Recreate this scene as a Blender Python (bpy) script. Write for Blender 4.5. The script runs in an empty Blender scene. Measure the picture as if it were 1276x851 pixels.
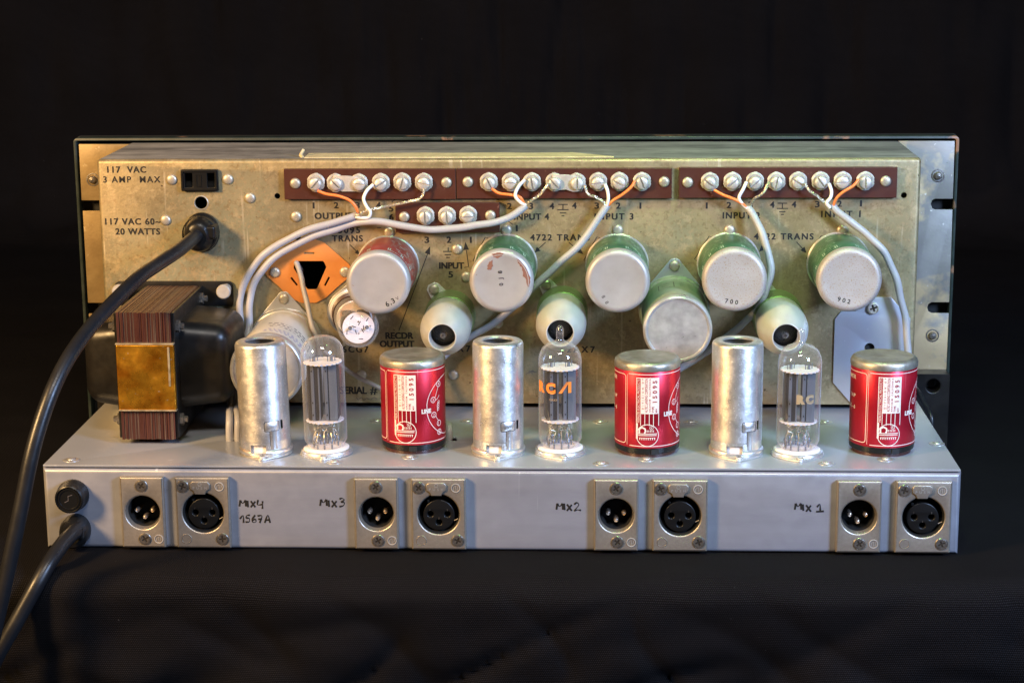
import bpy, bmesh, math, random
from mathutils import Vector, Matrix, Euler
random.seed(7)
scene = bpy.context.scene
COL = scene.collection
S = 0.001                                   # everything below is written in millimetres
R = math.radians

# ------------------------------------------------------------------ camera
CAM = Vector((25.5, -975.9, 255.3)); PITCH, YAW, ROLL, FPX = 0.2208, 0.0470, -0.0080, 2404.8
_fw = Vector((-math.sin(YAW) * math.cos(PITCH), math.cos(YAW) * math.cos(PITCH), -math.sin(PITCH)))
_r0 = Vector((math.cos(YAW), math.sin(YAW), 0)); _u0 = _r0.cross(_fw)
_rt = math.cos(ROLL) * _r0 + math.sin(ROLL) * _u0
_up = -math.sin(ROLL) * _r0 + math.cos(ROLL) * _u0
cd = bpy.data.cameras.new('camera'); cam = bpy.data.objects.new('camera', cd); COL.objects.link(cam)
cd.sensor_width = 36; cd.lens = FPX / 1276 * 36; cd.clip_start = .01; cd.clip_end = 20
cam.matrix_world = Matrix(((_rt.x, _up.x, -_fw.x, CAM.x * S), (_rt.y, _up.y, -_fw.y, CAM.y * S), (_rt.z, _up.z, -_fw.z, CAM.z * S), (0, 0, 0, 1)))
scene.camera = cam

# ------------------------------------------------------------------ world, lamps, exposure
world = bpy.data.worlds.new('World'); scene.world = world; world.use_nodes = True
world.node_tree.nodes['Background'].inputs[0].default_value = (.55, .6, .75, 1)
world.node_tree.nodes['Background'].inputs[1].default_value = .012
scene.view_settings.view_transform = 'Standard'; scene.view_settings.look = 'None'
scene.view_settings.exposure = 0.1; scene.view_settings.gamma = 1
def area(name, loc, target, power, color, sx, sy):
    l = bpy.data.lights.new(name, 'AREA'); l.energy = power; l.color = color; l.shape = 'RECTANGLE'; l.size = sx; l.size_y = sy
    o = bpy.data.objects.new(name, l); COL.objects.link(o); o.location = loc
    o.rotation_euler = (Vector(target) - Vector(loc)).to_track_quat('-Z', 'Y').to_euler(); return o
area('warm_lamp', (-.66, -.54, .38), (-.12, 0, .03), 11.5, (1, .62, .26), .12, .18)
area('cool_lamp', (.62, -.62, .38), (.09, -.05, .0), 12.0, (.44, .62, 1), .16, .24)
area('front_lamp', (.03, -.85, .98), (0, 0, .0), 7.5, (1, .93, .86), .36, .20)
gl_ = area('green_lamp', (.10, -.20, .50), (.09, 0, .07), .13, (.40, 1, .30), .10, .05); gl_.data.spread = R(60)

# ------------------------------------------------------------------ pixel of the photograph -> point on a real surface (mm)
def at(px, py, axis, val):
    d = _fw * FPX + _rt * (px - 638) - _up * (py - 425.5)
    return CAM + d * ((val - CAM[axis]) / d[axis])
def F(px, py, out=0.0): return at(px, py, 1, -out)          # on the rear face of the tall chassis, `out` mm proud of it
FRONT = 108.3
def B(px, py, out=0.0): return at(px, py, 1, -FRONT - out)  # on the front face of the low chassis
def T(px, py, z=0.0): return at(px, py, 2, z)               # on its top plate

# ------------------------------------------------------------------ materials
def _n(nt, t, **k):
    n = nt.nodes.new(t)
    for a, b in k.items(): setattr(n, a, b)
    return n
def surf(name, col, col2=None, scale=60, amt=.5, rough=.5, rvar=0, metal=0, bump=0, bscale=400, specks=(), scratch=0, scrcol=(.8, .75, .65), coat=0,
         stretch=(1, 1, 1), spec=.5, emit=None, patches=()):
    m = bpy.data.materials.new(name); m.use_nodes = True; nt = m.node_tree; L = nt.links.new
    b = nt.nodes['Principled BSDF']
    tc = _n(nt, 'ShaderNodeTexCoord'); oi = _n(nt, 'ShaderNodeObjectInfo'); ad = _n(nt, 'ShaderNodeVectorMath', operation='ADD')
    mu = _n(nt, 'ShaderNodeVectorMath', operation='SCALE'); mu.inputs['Scale'].default_value = .9
    cv = _n(nt, 'ShaderNodeCombineXYZ')
    for i in range(3): L(oi.outputs['Random'], cv.inputs[i])
    L(cv.outputs[0], mu.inputs[0]); L(tc.outputs['Object'], ad.inputs[0]); L(mu.outputs[0], ad.inputs[1]); V = ad.outputs[0]
    cur = None
    def rgb(c): n = _n(nt, 'ShaderNodeRGB'); n.outputs[0].default_value = (*c, 1); return n.outputs[0]
    def noise(sc, det=6, st=(1, 1, 1), rot=(0, 0, 0), ro=.6, off=0):
        mp = _n(nt, 'ShaderNodeMapping'); mp.inputs['Scale'].default_value = st; mp.inputs['Rotation'].default_value = rot; mp.inputs['Location'].default_value = (off, off * .7, off * .3)
        L(V, mp.inputs['Vector']); t = _n(nt, 'ShaderNodeTexNoise'); t.inputs['Scale'].default_value = sc; t.inputs['Detail'].default_value = det; t.inputs['Roughness'].default_value = ro
        L(mp.outputs[0], t.inputs['Vector']); return t.outputs[0]
    def ramp(f, a, c, lo=0, hi=1):
        r = _n(nt, 'ShaderNodeMapRange'); r.clamp = True
        for i, v in zip((1, 2, 3, 4), (a, c, lo, hi)): r.inputs[i].default_value = v
        L(f, r.inputs[0]); return r.outputs[0]
    def mix(f, a, c):
        x = _n(nt, 'ShaderNodeMix', data_type='RGBA')
        if isinstance(f, float): x.inputs[0].default_value = f
        else: L(f, x.inputs[0])
        L(a, x.inputs[6]); L(c, x.inputs[7]); return x.outputs[2]
    cur = rgb(col)
    if col2: cur = mix(ramp(noise(scale, 6, stretch), .5 - .25 / max(amt, .01) * .5, .5 + .25 / max(amt, .01) * .5), cur, rgb(col2))
    for (pc, ps, lo, hi, st) in patches: cur = mix(ramp(noise(ps, 5, st, off=ps * .13), lo, hi), cur, rgb(pc))
    for (sc_, ss, th) in specks: cur = mix(ramp(noise(ss, 2, off=ss * .01), th, th + .03), cur, rgb(sc_))
    if scratch:
        for i, rot in enumerate(((0, .5, 0), (0, -.9, 0), (.3, 1.3, .2))):
            f = ramp(noise(300, 2, (1, 1, .035), rot, off=i * 3.1), .70 - .012 * scratch, .74 - .01 * scratch, 0, .55)
            g = _n(nt, 'ShaderNodeMath', operation='MULTIPLY'); L(f, g.inputs[0]); L(ramp(noise(35, 2, off=i * 5.), .5, .6), g.inputs[1])
            cur = mix(g.outputs[0], cur, rgb(scrcol))
    L(cur, b.inputs['Base Color'])
    b.inputs['Metallic'].default_value = metal; b.inputs['Roughness'].default_value = rough; b.inputs['Specular IOR Level'].default_value = spec
    if coat: b.inputs['Coat Weight'].default_value = coat; b.inputs['Coat Roughness'].default_value = .12
    if rvar: L(ramp(noise(scale * 1.7, 5, off=2.), .3, .7, max(.03, rough - rvar), min(1, rough + rvar)), b.inputs['Roughness'])
    if bump:
        bp = _n(nt, 'ShaderNodeBump'); bp.inputs['Strength'].default_value = bump; bp.inputs['Distance'].default_value = .0003
        L(noise(bscale, 4), bp.inputs['Height']); L(bp.outputs[0], b.inputs['Normal'])
    return m
def glass(name, tint=(.97, .96, .95), lo=.05, hi=.75, rough=.02):
    m = bpy.data.materials.new(name); m.use_nodes = True; nt = m.node_tree; L = nt.links.new; nt.nodes.clear()
    o = _n(nt, 'ShaderNodeOutputMaterial'); tr = _n(nt, 'ShaderNodeBsdfTransparent'); tr.inputs[0].default_value = (*tint, 1)
    gl = _n(nt, 'ShaderNodeBsdfGlossy'); gl.inputs['Roughness'].default_value = rough; gl.inputs[0].default_value = (1, 1, 1, 1)
    lw = _n(nt, 'ShaderNodeLayerWeight'); lw.inputs[0].default_value = .35
    mr = _n(nt, 'ShaderNodeMapRange'); L(lw.outputs['Facing'], mr.inputs[0])
    for i, v in zip((1, 2, 3, 4), (.35, 1, lo, hi)): mr.inputs[i].default_value = v
    mx = _n(nt, 'ShaderNodeMixShader'); L(mr.outputs[0], mx.inputs[0]); L(tr.outputs[0], mx.inputs[1]); L(gl.outputs[0], mx.inputs[2])
    df = _n(nt, 'ShaderNodeBsdfDiffuse'); df.inputs[0].default_value = (.75, .72, .72, 1)       # pale diffuse film, stronger towards the edges of the glass
    m2 = _n(nt, 'ShaderNodeMixShader'); mr2 = _n(nt, 'ShaderNodeMapRange'); L(lw.outputs['Facing'], mr2.inputs[0])
    for i, v in zip((1, 2, 3, 4), (.2, 1, .035, .28)): mr2.inputs[i].default_value = v
    L(mr2.outputs[0], m2.inputs[0]); L(mx.outputs[0], m2.inputs[1]); L(df.outputs[0], m2.inputs[2]); L(m2.outputs[0], o.inputs[0]); return m

M = {}
M['chassis'] = surf('aged_plated_steel', (.34, .265, .14), (.26, .205, .11), 24, .9, rough=.46, rvar=.12, metal=.5, bump=.2, bscale=900, scratch=3.6, scrcol=(.56, .48, .34),
                    patches=(((.33, .27, .17), 14, .54, .66, (1, 1, 1)), ((.215, .165, .09), 85, .55, .72, (1, 1, 1)), ((.26, .15, .07), 30, .62, .76, (1, 1, 1)), ((.26, .25, .155), 10, .5, .66, (1, 1, 1)), ((.38, .30, .17), 260, .54, .66, (1, 1, 1)), ((.23, .175, .09), 420, .52, .70, (1, 1, 1)), ((.36, .27, .15), 700, .55, .68, (1, 1, 1))), specks=(((.10, .07, .04), 330, .735),))
M['chassis_top'] = surf('dusty_dark_steel', (.33, .32, .30), (.16, .155, .15), 55, 1, rough=.55, rvar=.15, metal=.4, bump=.3, bscale=500, stretch=(.25, 1.6, 1),
                        patches=(((.38, .37, .35), 60, .56, .68, (.2, 2, 1)),))
M['tape'] = surf('old_tape_residue', (.60, .50, .29), (.45, .37, .2), 200, .8, rough=.8)
M['bracket'] = surf('dull_zinc_plate', (.29, .275, .25), (.22, .21, .19), 40, .8, rough=.45, rvar=.08, metal=.5, bump=.15, bscale=700, scratch=.6,
                    patches=(((.55, .42, .24), 22, .52, .60, (1, 1, 1)),), specks=(((.1, .09, .08), 400, .76),))
M['bracket_warm'] = surf('yellowed_zinc_plate', (.30, .215, .10), (.22, .15, .065), 50, .9, rough=.45, rvar=.08, metal=.5, bump=.15, bscale=700, scratch=1.5, scrcol=(.5, .42, .28))
M['panel_edge'] = surf('worn_black_green_paint', (.012, .020, .017), (.03, .04, .035), 90, .8, rough=.35, patches=(((.22, .12, .07), 45, .63, .68, (1, 1, 1)),))
M['black_paint'] = surf('gloss_black_enamel', (.006, .0055, .0055), (.013, .011, .009), 60, .8, rough=.38, rvar=.10, bump=.1, bscale=300, spec=.35, specks=(((.16, .12, .08), 500, .76),))
M['box'] = surf('satin_grey_aluminium', (.40, .42, .455), (.37, .385, .415), 12, .6, rough=.36, rvar=.08, metal=.45, bump=.05, bscale=2500, scratch=.6, scrcol=(.6, .62, .66), patches=(((.37, .37, .36), 55, .60, .74, (1, 1, 1)),), specks=(((.14, .13, .12), 330, .785),))
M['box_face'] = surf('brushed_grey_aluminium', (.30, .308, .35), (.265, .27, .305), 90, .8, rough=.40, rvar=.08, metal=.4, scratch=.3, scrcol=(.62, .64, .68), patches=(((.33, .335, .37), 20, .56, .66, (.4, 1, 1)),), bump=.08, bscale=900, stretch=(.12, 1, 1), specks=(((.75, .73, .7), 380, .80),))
M['alu'] = surf('spotty_aluminium', (.76, .75, .74), (.64, .62, .60), 110, .9, rough=.36, rvar=.09, metal=.85, bump=.2, bscale=1100, specks=(((.97, .96, .94), 1100, .62), ((.97, .96, .94), 600, .72), ((.36, .33, .30), 700, .75)), patches=(((.66, .64, .61), 60, .56, .68, (1, 1, .4)),))
M['alu_bright'] = surf('bright_tin', (.66, .65, .63), (.56, .545, .52), 60, .6, rough=.38, rvar=.04, metal=.75)
M['can_top'] = surf('tarnished_can_end', (.42, .39, .33), (.29, .26, .21), 110, 1, rough=.42, rvar=.12, metal=.75, bump=.3, bscale=500, specks=(((.16, .12, .09), 500, .73),))
M['can_cap'] = surf('painted_silver_cap', (.42, .395, .39), (.37, .345, .335), 70, .8, rough=.42, rvar=.08, metal=.35, bump=.12, bscale=1200, specks=(((.32, .22, .15), 700, .74),))
M['can_cap_rust'] = surf('rust_speckled_silver_cap', (.42, .385, .37), (.37, .33, .305), 60, .8, rough=.48, rvar=.08, metal=.3, bump=.2, bscale=900, specks=(((.34, .24, .17), 1500, .60), ((.33, .2, .12), 750, .72), ((.13, .08, .06), 420, .77)))
M['shield'] = surf('dull_white_metal', (.78, .77, .73), (.70, .69, .64), 70, .8, rough=.32, rvar=.05, metal=.5, bump=.1, bscale=700, specks=(((.1, .09, .07), 420, .745),))
M['cap_alu'] = surf('brushed_capacitor_end', (.60, .59, .58), (.43, .42, .42), 120, 1, rough=.36, rvar=.1, metal=.6, bump=.2, bscale=500)
M['red_foil'] = surf('red_anodised_foil', (.52, .014, .032), (.42, .010, .022), 60, .8, rough=.38, rvar=.08, metal=.6, bump=.06, bscale=300, specks=(((.85, .35, .35), 700, .79),), scratch=.2, scrcol=(.8, .3, .3))
M['dull_red_foil'] = surf('faded_red_foil', (.40, .065, .05), (.30, .045, .035), 90, .8, rough=.4, metal=.4, specks=(((.6, .3, .27), 500, .74),))
M['green_foil'] = surf('green_anodised_foil', (.075, .22, .12), (.04, .13, .075), 90, .8, rough=.38, metal=.5, specks=(((.35, .55, .40), 600, .74),))
M['cream'] = surf('cream_print', (.72, .64, .56), rough=.5)
M['pink_line'] = surf('pale_print_line', (.80, .60, .54), rough=.45)
M['label_red'] = surf('dark_red_print', (.33, .02, .02), rough=.5)
M['black_plastic'] = surf('black_plastic', (.007, .007, .007), rough=.34, spec=.3, bump=.1, bscale=800)
M['black_matt'] = surf('matt_black', (.006, .006, .006), rough=.7)
M['bakelite'] = surf('dark_brown_bakelite', (.045, .016, .012), (.07, .02, .015), 90, .6, rough=.35)
M['strip'] = surf('brown_phenolic_board', (.062, .016, .008), (.048, .012, .007), 60, .8, rough=.42, rvar=.06, specks=(((.25, .12, .07), 700, .76),), scratch=.3, scrcol=(.3, .15, .1))
M['nickel'] = surf('nickel_screw_metal', (.60, .57, .53), (.50, .46, .41), 200, .8, rough=.42, rvar=.06, metal=.5, bump=.06, bscale=1200)
M['rivet'] = surf('aluminium_rivet', (.50, .45, .37), (.42, .37, .28), 250, .8, rough=.4, metal=.55, bump=.2, bscale=1500)
M['slot'] = surf('dark_slot_metal', (.05, .04, .03), rough=.5, metal=.6)  # dark metal for screw recesses and boss outlines
M['xlr'] = surf('satin_nickel_plate', (.40, .355, .30), (.345, .305, .255), 600, .8, rough=.38, metal=.7, bump=.25, bscale=3500)
M['screw'] = surf('steel_screw', (.42, .38, .33), (.25, .22, .19), 700, .8, rough=.3, metal=.85, bump=.3, bscale=1500)
M['gold'] = surf('gold_tarnished_pin', (.66, .54, .44), rough=.25, metal=.9)
M['ink'] = surf('black_ink', (.008, .007, .006), rough=.55)
M['ink_faded'] = surf('grey_ink', (.09, .08, .08), rough=.6)
M['blue_ink'] = surf('violet_ink', (.12, .10, .35), rough=.6)
M['rust'] = surf('bare_brown_patch', (.20, .085, .055), rough=.7)
M['orange_board'] = surf('orange_fibre_board', (.55, .20, .04), (.48, .165, .03), 50, .8, rough=.6, bump=.1, bscale=400)
M['plate_blue'] = surf('blue_grey_plate', (.52, .53, .58), (.48, .49, .54), 30, .6, rough=.36, metal=.6, bump=.05, bscale=2500, specks=(((.85, .86, .9), 700, .74),))
M['grey_sheath'] = surf('grey_cable_sheath', (.38, .37, .385), (.33, .32, .335), 40, .6, rough=.4, bump=.15, bscale=250)
M['thin_grey'] = surf('grey_lead_sheath', (.30, .27, .26), rough=.45, bump=.1)
M['orange_wire'] = surf('orange_insulation', (.85, .21, .05), rough=.35)
M['white_wire'] = surf('white_insulation', (.82, .80, .76), rough=.35)
M['braid'] = surf('tinned_strands', (.62, .57, .45), (.4, .36, .28), 900, 1, rough=.35, metal=.8)
M['cord'] = surf('black_rubber_cord', (.012, .0125, .014), (.010, .010, .012), 60, .6, rough=.36, rvar=.08, bump=.12, bscale=600, spec=.4)
M['copper'] = surf('varnished_copper_band', (.78, .38, .03), (.42, .15, .008), 75, 1, rough=.30, rvar=.12, metal=.85, bump=.5, bscale=180, specks=(((.75, .62, .45), 420, .72),))
M['edge_tin'] = surf('scuffed_tin_edge', (.45, .38, .25), (.25, .2, .12), 200, 1, rough=.5, metal=.6)
M['lam'] = surf('varnished_laminations', (.062, .019, .014), (.095, .034, .025), 160, 1, rough=.4, metal=.3, stretch=(1, 1, .15))
M['lam_light'] = surf('bare_lamination_edges', (.15, .10, .075), (.085, .045, .032), 160, 1, rough=.4, metal=.4, stretch=(1, .15, .15))
M['anode'] = surf('grey_anode_plate', (.018, .018, .020), (.03, .03, .034), 120, .6, rough=.45, metal=.3)
M['anode_edge'] = surf('blue_grey_anode_flange', (.20, .22, .27), (.16, .18, .22), 120, .6, rough=.4, metal=.5)
M['mica'] = surf('white_mica', (.82, .76, .77), (.70, .65, .66), 300, .6, rough=.5)
M['ceramic'] = surf('white_ceramic', (.78, .72, .69), rough=.35)
M['rca_orange'] = surf('orange_glass_print', (.88, .24, .02), rough=.5)
M['rca_faded'] = surf('faded_tan_glass_print', (.36, .25, .13), rough=.6)
M['brown_glass'] = glass('amber_glass', (.62, .40, .20), .06, .7)
M['glass'] = glass('clear_glass')
M['paper'] = surf('off_white_paper_sleeve', (.66, .60, .52), (.58, .52, .44), 60, .6, rough=.5, metal=.15)
M['green_lit_sleeve'] = surf('worn_green_lit_sleeve', (.19, .29, .19), (.36, .38, .31), 60, .8, rough=.42, metal=.4)  # green light falling on the big capacitor is put into this colour
M['socket'] = surf('green_lit_plated_skirt', (.27, .36, .16), (.20, .27, .11), 60, .8, rough=.4, metal=.6)  # green light on the upper shields is painted into the skirt colour

# ------------------------------------------------------------------ mesh kit
class G:
    def __init__(s): s.v = []; s.f = []; s.m = []
    def quad_grid(s, rows, mi=0, closed=False):
        b = len(s.v); n = len(rows[0])
        for r in rows: s.v += [tuple(p) for p in r]
        for i in range(len(rows) - 1):
            for j in range(n if closed else n - 1):
                k = (j + 1) % n; s.f.append((b + i * n + j, b + i * n + k, b + (i + 1) * n + k, b + (i + 1) * n + j)); s.m.append(mi)
        return s
    def box(s, x0, x1, y0, y1, z0, z1, mi=0):
        b = len(s.v); s.v += [(x, y, z) for x in (x0, x1) for y in (y0, y1) for z in (z0, z1)]
        for f in ((0, 1, 3, 2), (4, 6, 7, 5), (0, 4, 5, 1), (2, 3, 7, 6), (0, 2, 6, 4), (1, 5, 7, 3)): s.f.append(tuple(b + i for i in f)); s.m.append(mi)
        return s
    def lathe(s, prof, seg=48, c=(0, 0, 0), mi=0, fn=None):
        rows = []
        for r, z in prof: rows.append([(c[0] + r * math.cos(t) * (fn(t) if fn else 1), c[1] + r * math.sin(t) * (fn(t) if fn else 1), c[2] + z) for t in (2 * math.pi * k / seg for k in range(seg))])
        b = len(s.v); s.quad_grid(rows, mi, True)
        n = seg
        if prof[0][0] > 1e-6: pass
        return s
    def disc(s, r, z, seg=32, c=(0, 0), mi=0, up=True):
        b = len(s.v); s.v += [(c[0] + r * math.cos(2 * math.pi * k / seg), c[1] + r * math.sin(2 * math.pi * k / seg), z) for k in range(seg)]
        f = tuple(range(b, b + seg)); s.f.append(f if up else f[::-1]); s.m.append(mi); return s
    def tube(s, pts, r, seg=10, mi=0, caps=True, smooth=6, rf=None):
        P = spline([Vector(p) for p in pts], smooth) if smooth else [Vector(p) for p in pts]
        rows = []; n = None
        for i, p in enumerate(P):
            t = (P[min(i + 1, len(P) - 1)] - P[max(i - 1, 0)])
            if t.length < 1e-9: t = Vector((0, 0, 1))
            t.normalize()
            if n is None:
                n = t.orthogonal().normalized()
            else: n = (n - t * n.dot(t)); n = n.normalized() if n.length > 1e-6 else t.orthogonal().normalized()
            bi = t.cross(n); rr = r * (rf(i / (len(P) - 1)) if rf else 1)
            rows.append([p + (n * math.cos(a) + bi * math.sin(a)) * rr for a in (2 * math.pi * k / seg for k in range(seg))])
        b = len(s.v); s.quad_grid(rows, mi, True)
        if caps:
            s.f.append(tuple(range(b, b + seg))[::-1]); s.m.append(mi); e = b + (len(P) - 1) * seg; s.f.append(tuple(range(e, e + seg))); s.m.append(mi)
        return s
    def add(s, other, mat=None, mi=0):
        b = len(s.v); s.v += [tuple(mat @ Vector(v)) if mat else tuple(v) for v in other.v]
        s.f += [tuple(b + i for i in f) for f in other.f]; s.m += [mi + k for k in other.m]; return s
    def mesh(s, name):
        me = bpy.data.meshes.new(name); me.from_pydata([(a * S, b * S, c * S) for a, b, c in s.v], [], s.f); me.polygons.foreach_set('material_index', s.m); me.update(); return me
def spline(P, n):
    if len(P) < 3: return P
    out = []; Q = [P[0] * 2 - P[1]] + P + [P[-1] * 2 - P[-2]]
    for i in range(1, len(Q) - 2):
        a, b, c, d = Q[i - 1:i + 3]
        for k in range(n):
            t = k / n; out.append(.5 * ((2 * b) + (c - a) * t + (2 * a - 5 * b + 4 * c - d) * t * t + (3 * b - a - 3 * c + d) * t ** 3))
    out.append(P[-1]); return out
def finish(me, sharp=38):
    bm = bmesh.new(); bm.from_mesh(me); bmesh.ops.remove_doubles(bm, verts=bm.verts, dist=1e-7); bmesh.ops.recalc_face_normals(bm, faces=bm.faces); bm.to_mesh(me); bm.free()
    me.polygons.foreach_set('use_smooth', [True] * len(me.polygons)); me.set_sharp_from_angle(angle=R(sharp)); me.update()
def ob(name, g, mats, parent=None, loc=(0, 0, 0), rot=(0, 0, 0), bevel=0, sharp=38, fin=True):
    me = g.mesh(name) if isinstance(g, G) else g
    if fin: finish(me, sharp)
    if not isinstance(mats, (list, tuple)): mats = [mats]
    mi = [p.material_index for p in me.polygons]; me.materials.clear()
    for m in mats: me.materials.append(M[m] if isinstance(m, str) else m)
    me.polygons.foreach_set('material_index', [min(i, len(mats) - 1) for i in mi])
    o = bpy.data.objects.new(name, me); COL.objects.link(o); o.parent = parent
    o.location = Vector(loc) * S; o.rotation_euler = [R(a) for a in rot]
    if bevel:
        b = o.modifiers.new('bevel', 'BEVEL'); b.width = bevel * S; b.segments = 3; b.limit_method = 'ANGLE'; b.angle_limit = R(40); b.harden_normals = True
    return o
def like(o, parent, loc, rot=None, name=None):              # another object on the same mesh
    c = o.copy(); COL.objects.link(c); c.parent = parent; c.location = Vector(loc) * S
    if name: c.name = name
    if rot is not None: c.rotation_euler = [R(a) for a in rot]
    return c
def thing(name, label, cat, loc=(0, 0, 0), rot=(0, 0, 0), group=None):
    o = bpy.data.objects.new(name, None); COL.objects.link(o); o.empty_display_size = .01; o.location = Vector(loc) * S; o.rotation_euler = [R(a) for a in rot]
    o['label'] = label; o['category'] = cat
    if group: o['group'] = group
    return o
def tree(o, parent=None):
    c = o.copy(); COL.objects.link(c); c.parent = parent
    for ch in list(KIDS(o)): tree(ch, c)
    return c
def KIDS(o): return [x for x in COL.objects if x.parent == o]
def dup(o, label, loc, rot=None):
    c = tree(o); c['label'] = label; c.location = Vector(loc) * S
    if rot is not None: c.rotation_euler = [R(a) for a in rot]
    return c
def boolean(me, cutters, mi=None):
    base = bpy.data.objects.new('b', me); COL.objects.link(base); cs = []
    for g in cutters:
        cm = g.mesh('c'); bm = bmesh.new(); bm.from_mesh(cm); bmesh.ops.remove_doubles(bm, verts=bm.verts, dist=1e-7); bmesh.ops.recalc_face_normals(bm, faces=bm.faces); bm.to_mesh(cm); bm.free()
        c = bpy.data.objects.new('c', cm); COL.objects.link(c); cs.append(c)
        md = base.modifiers.new('x', 'BOOLEAN'); md.object = c; md.operation = 'DIFFERENCE'; md.solver = 'EXACT'
    bpy.context.view_layer.update(); dg = bpy.context.evaluated_depsgraph_get()
    out = bpy.data.meshes.new_from_object(base.evaluated_get(dg))
    for c in cs + [base]: bpy.data.objects.remove(c)
    return out
def circle(r, n=32, c=(0, 0), a0=0): return [(c[0] + r * math.cos(a0 + 2 * math.pi * k / n), c[1] + r * math.sin(a0 + 2 * math.pi * k / n)) for k in range(n)]
def rrect(w, h, r, c=(0, 0), n=5):
    out = []
    for (sx, sy, a) in ((1, 1, 0), (-1, 1, 90), (-1, -1, 180), (1, -1, 270)):
        for k in range(n + 1):
            t = R(a + 90 * k / n); out.append((c[0] + sx * (w / 2 - r) + r * math.cos(t), c[1] + sy * (h / 2 - r) + r * math.sin(t)))
    return out
def plate(outer, holes=(), t=1.0, bev=0):
    """flat sheet with cut-outs in the local xy plane, standing from z=0 to z=t"""
    cu = bpy.data.curves.new('p', 'CURVE'); cu.dimensions = '2D'; cu.fill_mode = 'BOTH'; cu.extrude = (t / 2 - bev) * S
    if bev: cu.bevel_depth = bev * S; cu.bevel_resolution = 2; cu.offset = -bev * S
    for poly in [outer] + list(holes):
        sp = cu.splines.new('POLY'); sp.points.add(len(poly) - 1); sp.use_cyclic_u = True
        for p, q in zip(sp.points, poly): p.co = (q[0] * S, q[1] * S, 0, 1)
    o = bpy.data.objects.new('p', cu); COL.objects.link(o); bpy.context.view_layer.update()
    me = bpy.data.meshes.new_from_object(o); bpy.data.objects.remove(o); me.transform(Matrix.Translation((0, 0, t / 2 * S))); return me
def as_g(me):
    g = G(); g.v = [(v.co.x / S, v.co.y / S, v.co.z / S) for v in me.vertices]; g.f = [tuple(p.vertices) for p in me.polygons]; g.m = [0] * len(g.f); return g
_tc = {}
def _text(s, sp, bold):
    k = (s, round(sp, 3), bold)
    if k not in _tc:
        cu = bpy.data.curves.new('t', 'FONT'); cu.body = s; cu.size = 1; cu.offset = bold; cu.space_character = sp; cu.resolution_u = 3
        o = bpy.data.objects.new('t', cu); COL.objects.link(o); me = bpy.data.meshes.new_from_object(o); bpy.data.objects.remove(o)
        g = G(); g.v = [tuple(v.co) for v in me.vertices]; g.f = [tuple(p.vertices) for p in me.polygons]; g.m = [0] * len(g.f); _tc[k] = g
    return _tc[k]
def text(s, w, h, bold=.018, z=0.0):
    """lettering w wide with capitals h high, lower left at the origin"""
    ref = _text('H', 1, bold); H = max(v[1] for v in ref.v) - min(v[1] for v in ref.v)
    ext = lambda g: (min(v[0] for v in g.v), max(v[0] for v in g.v))
    k = h / H; g = _text(s, 1, bold); a, b = ext(g); w1 = (b - a) * k
    if w is None: w = w1
    if len(s) > 1 and w > w1 * 1.02:
        g2 = _text(s, 1.5, bold); a2, b2 = ext(g2); w2 = (b2 - a2) * k
        g = _text(s, 1 + .5 * (w - w1) / max(w2 - w1, 1e-6), bold); a, b = ext(g)
    sx = w / (b - a); o = G(); o.v = [((v[0] - a) * sx, v[1] * k, z) for v in g.v]; o.f = list(g.f); o.m = list(g.m); return o
def ribbon(pts, w, z=0.0, closed=False, step=1.2):
    P = [Vector((p[0], p[1])) for p in pts]
    if closed: P.append(P[0])
    Q = []
    for a, b in zip(P, P[1:]):
        n = max(1, int((b - a).length / step)); Q += [a.lerp(b, k / n) for k in range(n)]
    Q.append(P[-1]); rows = []
    for i, p in enumerate(Q):
        if closed: t = Q[(i + 1) % (len(Q) - 1)] - Q[(i - 1) % (len(Q) - 1)]
        else: t = Q[min(i + 1, len(Q) - 1)] - Q[max(i - 1, 0)]
        t.normalize(); n = Vector((-t.y, t.x)) * w / 2; rows.append([(p.x + n.x, p.y + n.y, z), (p.x - n.x, p.y - n.y, z)])
    return G().quad_grid(rows)
def sheet(x0, x1, y0, y1, z=0, n=8, m=2): return G().quad_grid([[(x0 + (x1 - x0) * i / n, y0 + (y1 - y0) * j / m, z) for j in range(m + 1)] for i in range(n + 1)])
def wrap(g, r):
    """bend flat art (x = arc length, y = height, z = lift) onto a cylinder whose front faces -y"""
    o = G(); o.v = [((r + v[2]) * math.sin(v[0] / r), -(r + v[2]) * math.cos(v[0] / r), v[1]) for v in g.v]; o.f = list(g.f); o.m = list(g.m); return o
def move(g, x=0, y=0, z=0, rot=0, sc=1):
    m = Matrix.Translation((x, y, z)) @ Matrix.Rotation(R(rot), 4, 'Z') @ Matrix.Diagonal((sc, sc, sc, 1)); o = G(); return o.add(g, m)

WALL = (90, 0, 0)          # local x right, local y up, local z out of the wall

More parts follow.
